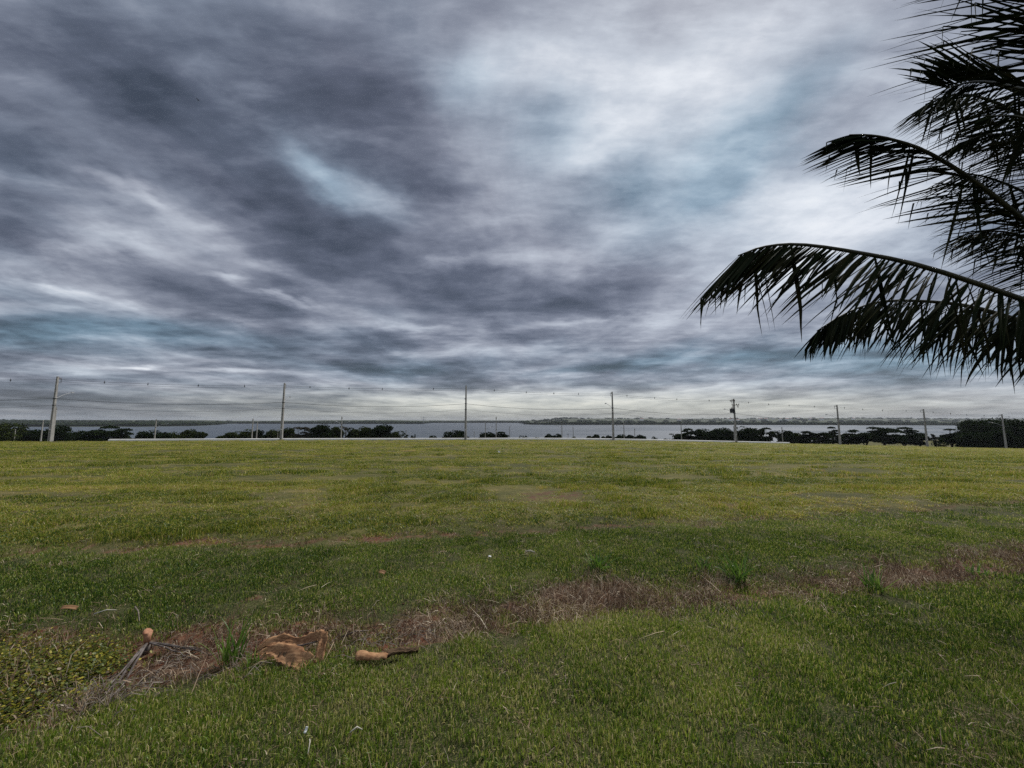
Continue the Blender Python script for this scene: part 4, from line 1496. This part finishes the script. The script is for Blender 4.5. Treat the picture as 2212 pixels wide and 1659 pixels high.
# crumbs and clods of red earth in the strip
x, y = ring_points(1.8, 8, 420)
sm = strip_mask(x, y)
k = rng.random(len(x)) < sm * .5 * sstep(.42, .62, fbm(x * 1.4, y * 1.4, 83, 3)) * (x / np.maximum(y, .5) < -.2)
x, y = x[k], y[k]
n = len(x)
VV, FF, RR = [], [], []
gzz = ground_z(x, y)
for i in range(n):
    V, Fc = TPL[int(rng.integers(5))]
    r_ = rng.uniform(.003, .013)
    VV.append(V * np.array([r_ * rng.uniform(.8, 1.5), r_, r_ * .7]) + np.array([x[i], y[i], gzz[i] + r_ * .3])); FF.append(Fc + i * len(V))
me = mesh_np('soil_clods', np.concatenate(VV), [np.concatenate(FF)], M_clod)
tag(link('soil_clods', me), 'crumbs of dark red earth in the bare strip', None, None, 'stuff')

# loose straws on the near lawn
strawP = [blade_mesh('loose_straw', 4, .10, .03, .06, .0024, 2.2, M_straw, 450 + i) for i in range(5)]
x, y = ring_points(1.4, 7, 3.5)
n = len(x)
scatter('loose_straw', *pack(x, y, rng.uniform(.5, .9, n), rng.uniform(.8, 1.3, n), 5, rng.uniform(.3, .7, n), .3), strawP, 'dry straws scattered over the near lawn')

# creeping ground cover at the lower left
def leafy_mesh(name, n, R, mat, seed, size):
    g = np.random.default_rng(seed)
    rr = R * np.sqrt(g.random(n)); t = g.uniform(0, 6.28, n)
    P = np.stack([rr * np.cos(t), rr * np.sin(t), g.uniform(.005, .055, n)], 1)
    nrm = np.stack([g.normal(0, .45, n), g.normal(0, .45, n), np.ones(n)], 1); nrm /= np.linalg.norm(nrm, axis=1)[:, None]
    a = g.normal(size=(n, 3)); u = np.cross(nrm, a); u /= np.linalg.norm(u, axis=1)[:, None]; v = np.cross(nrm, u)
    s = (size * g.uniform(.35, 1.35, n))[:, None]
    V = np.stack([P - u * s, P - u * s * .3 - v * s * .6, P + u * s * .5 - v * s * .5, P + u * s, P + u * s * .5 + v * s * .5, P - u * s * .3 + v * s * .6], 1).reshape(-1, 3)
    return mesh_np(name, V, [np.arange(6 * n).reshape(n, 6)], mat, False, dict(rnd=np.repeat(g.random(n), 6), tipf=np.ones(6 * n)))


YEL = [(0.0, (.032, .052, .007)), (.3, (.085, .100, .010)), (.6, (.185, .172, .017)), (.85, (.320, .265, .028)), (1.0, (.16, .09, .04))]
M_cover = mat_blade('creeper_leaves', YEL, trans=.25)
covP = [leafy_mesh('creeper_sprig', 44, .11, M_cover, 500 + i, .0085) for i in range(6)]
xs_, ys_ = [], []
for _ in range(1500):
    px, py = random.uniform(-260, 330), random.uniform(1385, 1570) + random.gauss(0, 9)
    if py > random.gauss(0, 18) + 1555 - max(px, 0) * .5 or px > 265 - abs(py - 1420) * .8 + random.gauss(0, 25): continue
    q = ground_pt(px, py)
    if fbm(np.array(q[0] * 2.2), np.array(q[1] * 2.2), 91, 3) < .47: continue
    xs_.append(q[0]); ys_.append(q[1])
xs_, ys_ = np.array(xs_), np.array(ys_)
n = len(xs_)
scatter('ground_cover', *pack(xs_, ys_, rng.uniform(.8, 1.4, n), rng.uniform(.9, 1.3, n), 6, rng.uniform(-.1, .45, n), .1), covP,
        'yellow green creeping ground cover at the lower left corner')


# ------------------------------------------------------------------ single things lying or growing near the strip
def gz(x, y): return float(ground_z(x, y))


M_tuft = mat_leaf('weed_blades', (.045, .100, .012), (.095, .175, .024), (.190, .270, .055), .4, .03)


def grass_clump(px, py, h, spread, n, w, seed, label, name='grass_clump', upright=.6):
    x, y = ground_pt(px, py)
    e = empty(name, (x, y, gz(x, y)))
    rr = random.Random(seed)
    for grp in range(3):
        V, FQ, RN = [], [], []
        for i in range(n // 3):
            t = rr.uniform(0, 6.28)
            d = D_((math.cos(t), math.sin(t), 0)) * rr.uniform(.15, 1) * (1 - upright) * 1.6 + D_((0, 0, 1))
            L = h * rr.uniform(.5, 1.1)
            v, f = [], []
            leaflet_geo(D_((rr.uniform(-1, 1) * spread, rr.uniform(-1, 1) * spread, -.01)), d, D_((0, 0, 1)), L, w * rr.uniform(.7, 1.2), rr.uniform(.05, .28), rr, v, f)
            b = len(V); V += v; FQ += [tuple(q + b for q in ff) for ff in f]; RN += [rr.random()] * len(v)
        o = link('blades', mesh_np('blades', [tuple(q) for q in V], [np.array(FQ)], M_tuft, True, dict(rnd=RN)), e)
        o['kind'] = 'stuff'
    return tag(e, label, 'grass clump')


grass_clump(498, 1420, .34, .045, 36, .012, 1, 'tall bright green grass clump left of the big curled brown sheath', upright=.75)
grass_clump(545, 1432, .14, .05, 21, .009, 2, 'small green sprig just left of the big brown sheath')
grass_clump(1292, 1228, .26, .07, 33, .016, 3, 'leftmost broad-bladed weed clump above the dry strip', upright=.35)
grass_clump(1520, 1232, .20, .06, 24, .014, 4, 'smaller weed clump left of the largest one by the dry strip', upright=.4)
grass_clump(1592, 1248, .34, .08, 45, .018, 5, 'largest fresh green weed clump above the dry strip', upright=.4)
grass_clump(1890, 1278, .28, .05, 30, .014, 6, 'upright green weed clump inside the strip at right', upright=.55)
grass_clump(985, 1190, .07, .06, 30, .008, 7, 'small grey tuft alone on the lawn near its centre', upright=.2)
grass_clump(2110, 1232, .2, .1, 30, .014, 8, 'weed clump in the dark dead patch near the right edge', upright=.3)


def sheet(name, fn, nu, nv, mat, parent=None, thick=.004, loc=None):
    V = [fn(i / nu, j / nv) for i in range(nu + 1) for j in range(nv + 1)]
    Fq = [(i * (nv + 1) + j, (i + 1) * (nv + 1) + j, (i + 1) * (nv + 1) + j + 1, i * (nv + 1) + j + 1) for i in range(nu) for j in range(nv)]
    me = bpy.data.meshes.new(name)
    me.from_pydata([tuple(v) for v in V], [], Fq)
    finish(me, mat, True)
    o = link(name, me, parent, loc)
    m = o.modifiers.new('thickness', 'SOLIDIFY'); m.thickness = thick; m.offset = 0
    return o


# big crumpled sheath: two lobes folded over a raised back
x, y = ground_pt(632, 1412)
e = tag(empty('fallen_palm_sheath', (x, y, gz(x, y))), 'large crumpled brown palm sheath lying in the strip', 'palm sheath')
nzz = lambda u, v, s: float(fbm(np.array(u * 5.0 + s), np.array(v * 5.0), 17, 3)) - .5


def ribbon(pts, wid, side0, side1, rag, sd):
    """a torn strap: centre line, widths, and the across direction turning from side0 to side1"""
    C = catmull([D_(p) for p in pts], 60)

    def fn(u, v):
        c = C[min(int(u * 60 + .5), 60)]
        w = float(np.interp(u, np.linspace(0, 1, len(wid)), wid))
        sdv = D_(side0).lerp(D_(side1), u).normalized()
        vv = v - .5
        k = vv * w
        if v < .01 or v > .99: k += rag * nzz(u * 7, v, sd)
        cup = .30 * w * abs(vv + .22 * math.sin(u * 7 + sd)) - .05 * w + .018
        n_ = D_((.1, -.45, .85))
        q = c + sdv * k + n_ * (cup + .030 * nzz(u * 1.6, v * 1.4, sd + 3) - .012 * abs(nzz(u * 3, v * 1.2, sd + 9) * 2))
        q.z = max(q.z, .004)
        return q
    return fn


sheet('upper_strap', ribbon([(-.29, .02, .025), (-.21, .04, .085), (-.10, .05, .095), (0, .05, .080), (.09, .04, .105), (.17, .02, .150)], [.012, .06, .075, .07, .085, .06], (0, .6, .5), (.1, .6, .7), .03, 1), 34, 8, M_sheath, e, .003)
sheet('curled_end', ribbon([(.165, .025, .150), (.215, -.01, .135), (.225, -.05, .085), (.235, -.09, .035), (.25, -.11, .008)], [.06, .085, .075, .06, .02], (.2, .6, .7), (.9, .1, .2), .025, 2), 20, 7, M_sheath, e, .003)
sheet('lower_strap', ribbon([(-.29, -.03, .020), (-.20, -.035, .060), (-.11, -.04, .085), (-.02, -.07, .080), (.07, -.09, .062), (.15, -.11, .045), (.22, -.12, .02)], [.010, .035, .07, .11, .12, .12, .07], (0, .7, .5), (.15, .75, .6), .04, 4), 36, 9, M_sheath, e, .003)
sheet('torn_flap', ribbon([(-.03, -.06, .085), (-.02, -.09, .055), (-.01, -.115, .025), (.0, -.13, .004)], [.05, .045, .03, .01], (1, .1, .1), (1, 0, .2), .02, 6), 12, 5, M_sheath2, e, .003)
m = MB(); m.tube([(-.29, -.005, .03), (-.12, -.01, .095), (.06, -.01, .105), (.20, .0, .135)], [.003, .006, .006, .004], 6); m.build('midrib', M_strand, e, True)

# small curled piece with a flat tail
x, y = ground_pt(800, 1430)
e = tag(empty('curled_husk', (x, y, gz(x, y))), 'small curled brown husk on the lawn edge right of the big sheath', 'husk')


def roll(u, v):
    a = -.3 + v * 3.6
    r = .040 * (1 - .35 * u) * (1 + .5 * nzz(u * 2, v * 2, 11))
    a = -.3 + v * (3.2 + .9 * nzz(u * 4, 0, 2))
    return D_((-.09 + .21 * u, -.01 + r * math.cos(a), .040 + r * math.sin(a) * (1 - .2 * u) + .006 * math.sin(u * 9)))


def tail(u, v):
    return D_((.09 + .21 * u, .01 + .10 * u + (v - .5) * (.075 * (1 - .55 * u) + .03 * nzz(u * 3, 0, 8)), .035 + .012 * math.sin(u * 5) + .015 * math.cos(v * 6) + .02 * nzz(u * 2, v, 5)))


sheet('roll', roll, 12, 12, M_sheath, e, .003)
sheet('tail', tail, 14, 5, M_sheath2, e)

# dead flower stalk: cut stub with grey strands to the left and the right
x, y = ground_pt(318, 1392)
zz = gz(x, y)
e = tag(empty('dead_flower_stalk', (x, y, zz)), 'dead palm flower stalk with orange cut stub and grey strands', 'palm stalk')
m = MB(); m.tube([(0, 0, .055), (-.004, 0, .10), (-.006, 0, .145), (-.002, 0, .15)], [.020, .021, .030, .026], 9); m.build('cut_stub', M_stub, e, True)
m = MB(); m.tube([(0, 0, .0), (0, -.01, .03), (0, 0, .06)], [.022, .024, .020], 8); m.build('stalk_neck', M_strand, e, True)
rr = random.Random(3)


def strand(tx, ty, lift, r, sway):
    a = D_((0, 0, .06)); b = D_((tx, ty, .01))
    pts = []
    for k in range(9):
        t = k / 8
        q = a.lerp(b, t); q.z = .06 * (1 - t) + lift * math.sin(t * math.pi) + .012
        q += D_((rr.uniform(-1, 1), rr.uniform(-1, 1), 0)) * sway * t
        gx = float(ground_z(x + q.x, y + q.y)) - zz
        q.z = max(q.z + gx * t, gx + .008)
        pts.append(q)
    m = MB(); m.tube(pts, [r * (1 - .6 * k / 8) for k in range(9)], 5)
    return m.build('strand', M_strand, e, True)


for k in range(7):
    q = ground_pt(200 + k * 9 + rr.uniform(-8, 8), 1505 - k * 4 + rr.uniform(-15, 20))
    strand(q[0] - x, q[1] - y, rr.uniform(.0, .02), rr.uniform(.005, .010), .010)
for k in range(7):
    q = ground_pt(430 + rr.uniform(-15, 40), 1398 + rr.uniform(-6, 16))
    strand(q[0] - x, q[1] - y, rr.uniform(.0, .015), rr.uniform(.003, .007), .012)

# twigs and fine litter in the strip
m = MB()
for _ in range(330):
    px = random.uniform(0, 1000); py = np.interp(px, [0, 250, 400, 600, 1000], [1500, 1480, 1425, 1400, 1350]) + random.gauss(0, 22)
    q = ground_pt(px, py)
    a = random.gauss(.3, .7); L = random.uniform(.04, .22)
    if 555 < px < 705: continue
    z = gz(*q)
    d = D_((math.cos(a), math.sin(a), 0)) * L
    m.tube([D_((q[0], q[1], z + .012)), D_((q[0], q[1], z + random.uniform(.02, .05))) + d * .5 + D_((random.uniform(-.01, .01), 0, 0)), D_((q[0], q[1], z + .012)) + d], random.uniform(.0012, .003), 4)
o = m.build('dry_twigs', M_stalk); tag(o, 'tangle of dry twigs and stems in the left part of the strip', None, None, 'stuff')
m = MB()
for _ in range(150):
    q = ground_pt(random.gauss(165, 60), random.gauss(1500, 30))
    z = gz(*q); a = random.uniform(0, 6.28); L = random.uniform(.06, .2)
    d = D_((math.cos(a) * .5, math.sin(a) * .5, random.uniform(.2, .9))) * L
    m.tube([D_((q[0], q[1], z)), D_((q[0], q[1], z)) + d * .6, D_((q[0], q[1], z)) + d + D_((0, 0, -L * .2))], random.uniform(.001, .0024), 4)
tag(m.build('dead_stems', M_stalk), 'upright tangle of grey dead stems beside the yellow ground cover', None, None, 'stuff')


def stick(px0, py0, px1, py1, r, mat, label, cat='stick', lift=.04):
    a, b = ground_pt(px0, py0), ground_pt(px1, py1)
    A_, B_ = D_((a[0], a[1], gz(*a) + lift)), D_((b[0], b[1], gz(*b) + lift))
    m = MB(); mid = (A_ + B_) / 2 + D_((0, .01, .012))
    m.tube([A_, mid, B_], [r, r * .9, r * .5], 5)
    return tag(m.build(cat.replace(' ', '_'), mat, None, True), label, cat)


M_pale = mat_simple('pale_straw', (.34, .31, .25), (.48, .45, .38), 20, .8, .2)
stick(202, 1336, 250, 1329, .006, M_pale, 'pale thin stick on the lawn above the dead flower stalk')
stick(290, 1322, 300, 1352, .005, M_stalk, 'short leaning grey stick directly behind the orange cut stub')
stick(738, 1366, 795, 1363, .008, M_stalk, 'brown straight stick in the strip above the small curled husk')
stick(1135, 1194, 1156, 1197, .012, M_pale, 'short whitish stick on the lawn in the middle distance')
stick(755, 1606, 782, 1600, .004, M_pale, 'tiny pale forked twig in the near lawn', lift=.05)
stick(668, 1612, 664, 1645, .003, M_pale, 'thin white straw standing below the white scrap')


def scrap(px, py, w, h, mat, label, cat, name, up=.05, tilt=.6):
    q = ground_pt(px, py); z = gz(*q) + up
    o = sheet(name, lambda u, v: D_(((u - .5) * w, (v - .5) * h, .15 * w * math.sin(u * 3.1) + .1 * h * math.cos(v * 5))), 5, 4, mat, None, .002, (q[0], q[1], z))
    o.rotation_euler = (tilt, .2, random.uniform(-.5, .5))
    return tag(o, label, cat)


M_paper = mat_simple('white_paper', (.60, .60, .58), (.70, .70, .68), 10, .7, .2)
M_deadleaf = mat_simple('dead_leaf', (.16, .085, .040), (.25, .145, .070), 12, .75, .2)
scrap(660, 1591, .012, .026, M_paper, 'small white scrap in the near lawn', 'litter', 'white_scrap', .035, 1.0)
scrap(1058, 1206, .035, .02, M_paper, 'pale scrap on the lawn left of the whitish stick', 'litter', 'white_scrap', .04)
scrap(1078, 978, .14, .12, M_paper, 'white scrap far out in the field below the third tall pole', 'litter', 'white_scrap', .07, 1.0)
scrap(825, 1242, .07, .04, M_deadleaf, 'orange dead leaf on the lawn in the middle distance', 'leaf', 'dead_leaf', .035)
scrap(148, 1320, .11, .035, M_deadleaf, 'brown dead leaf on the left lawn above the pale stick', 'leaf', 'dead_leaf', .035)
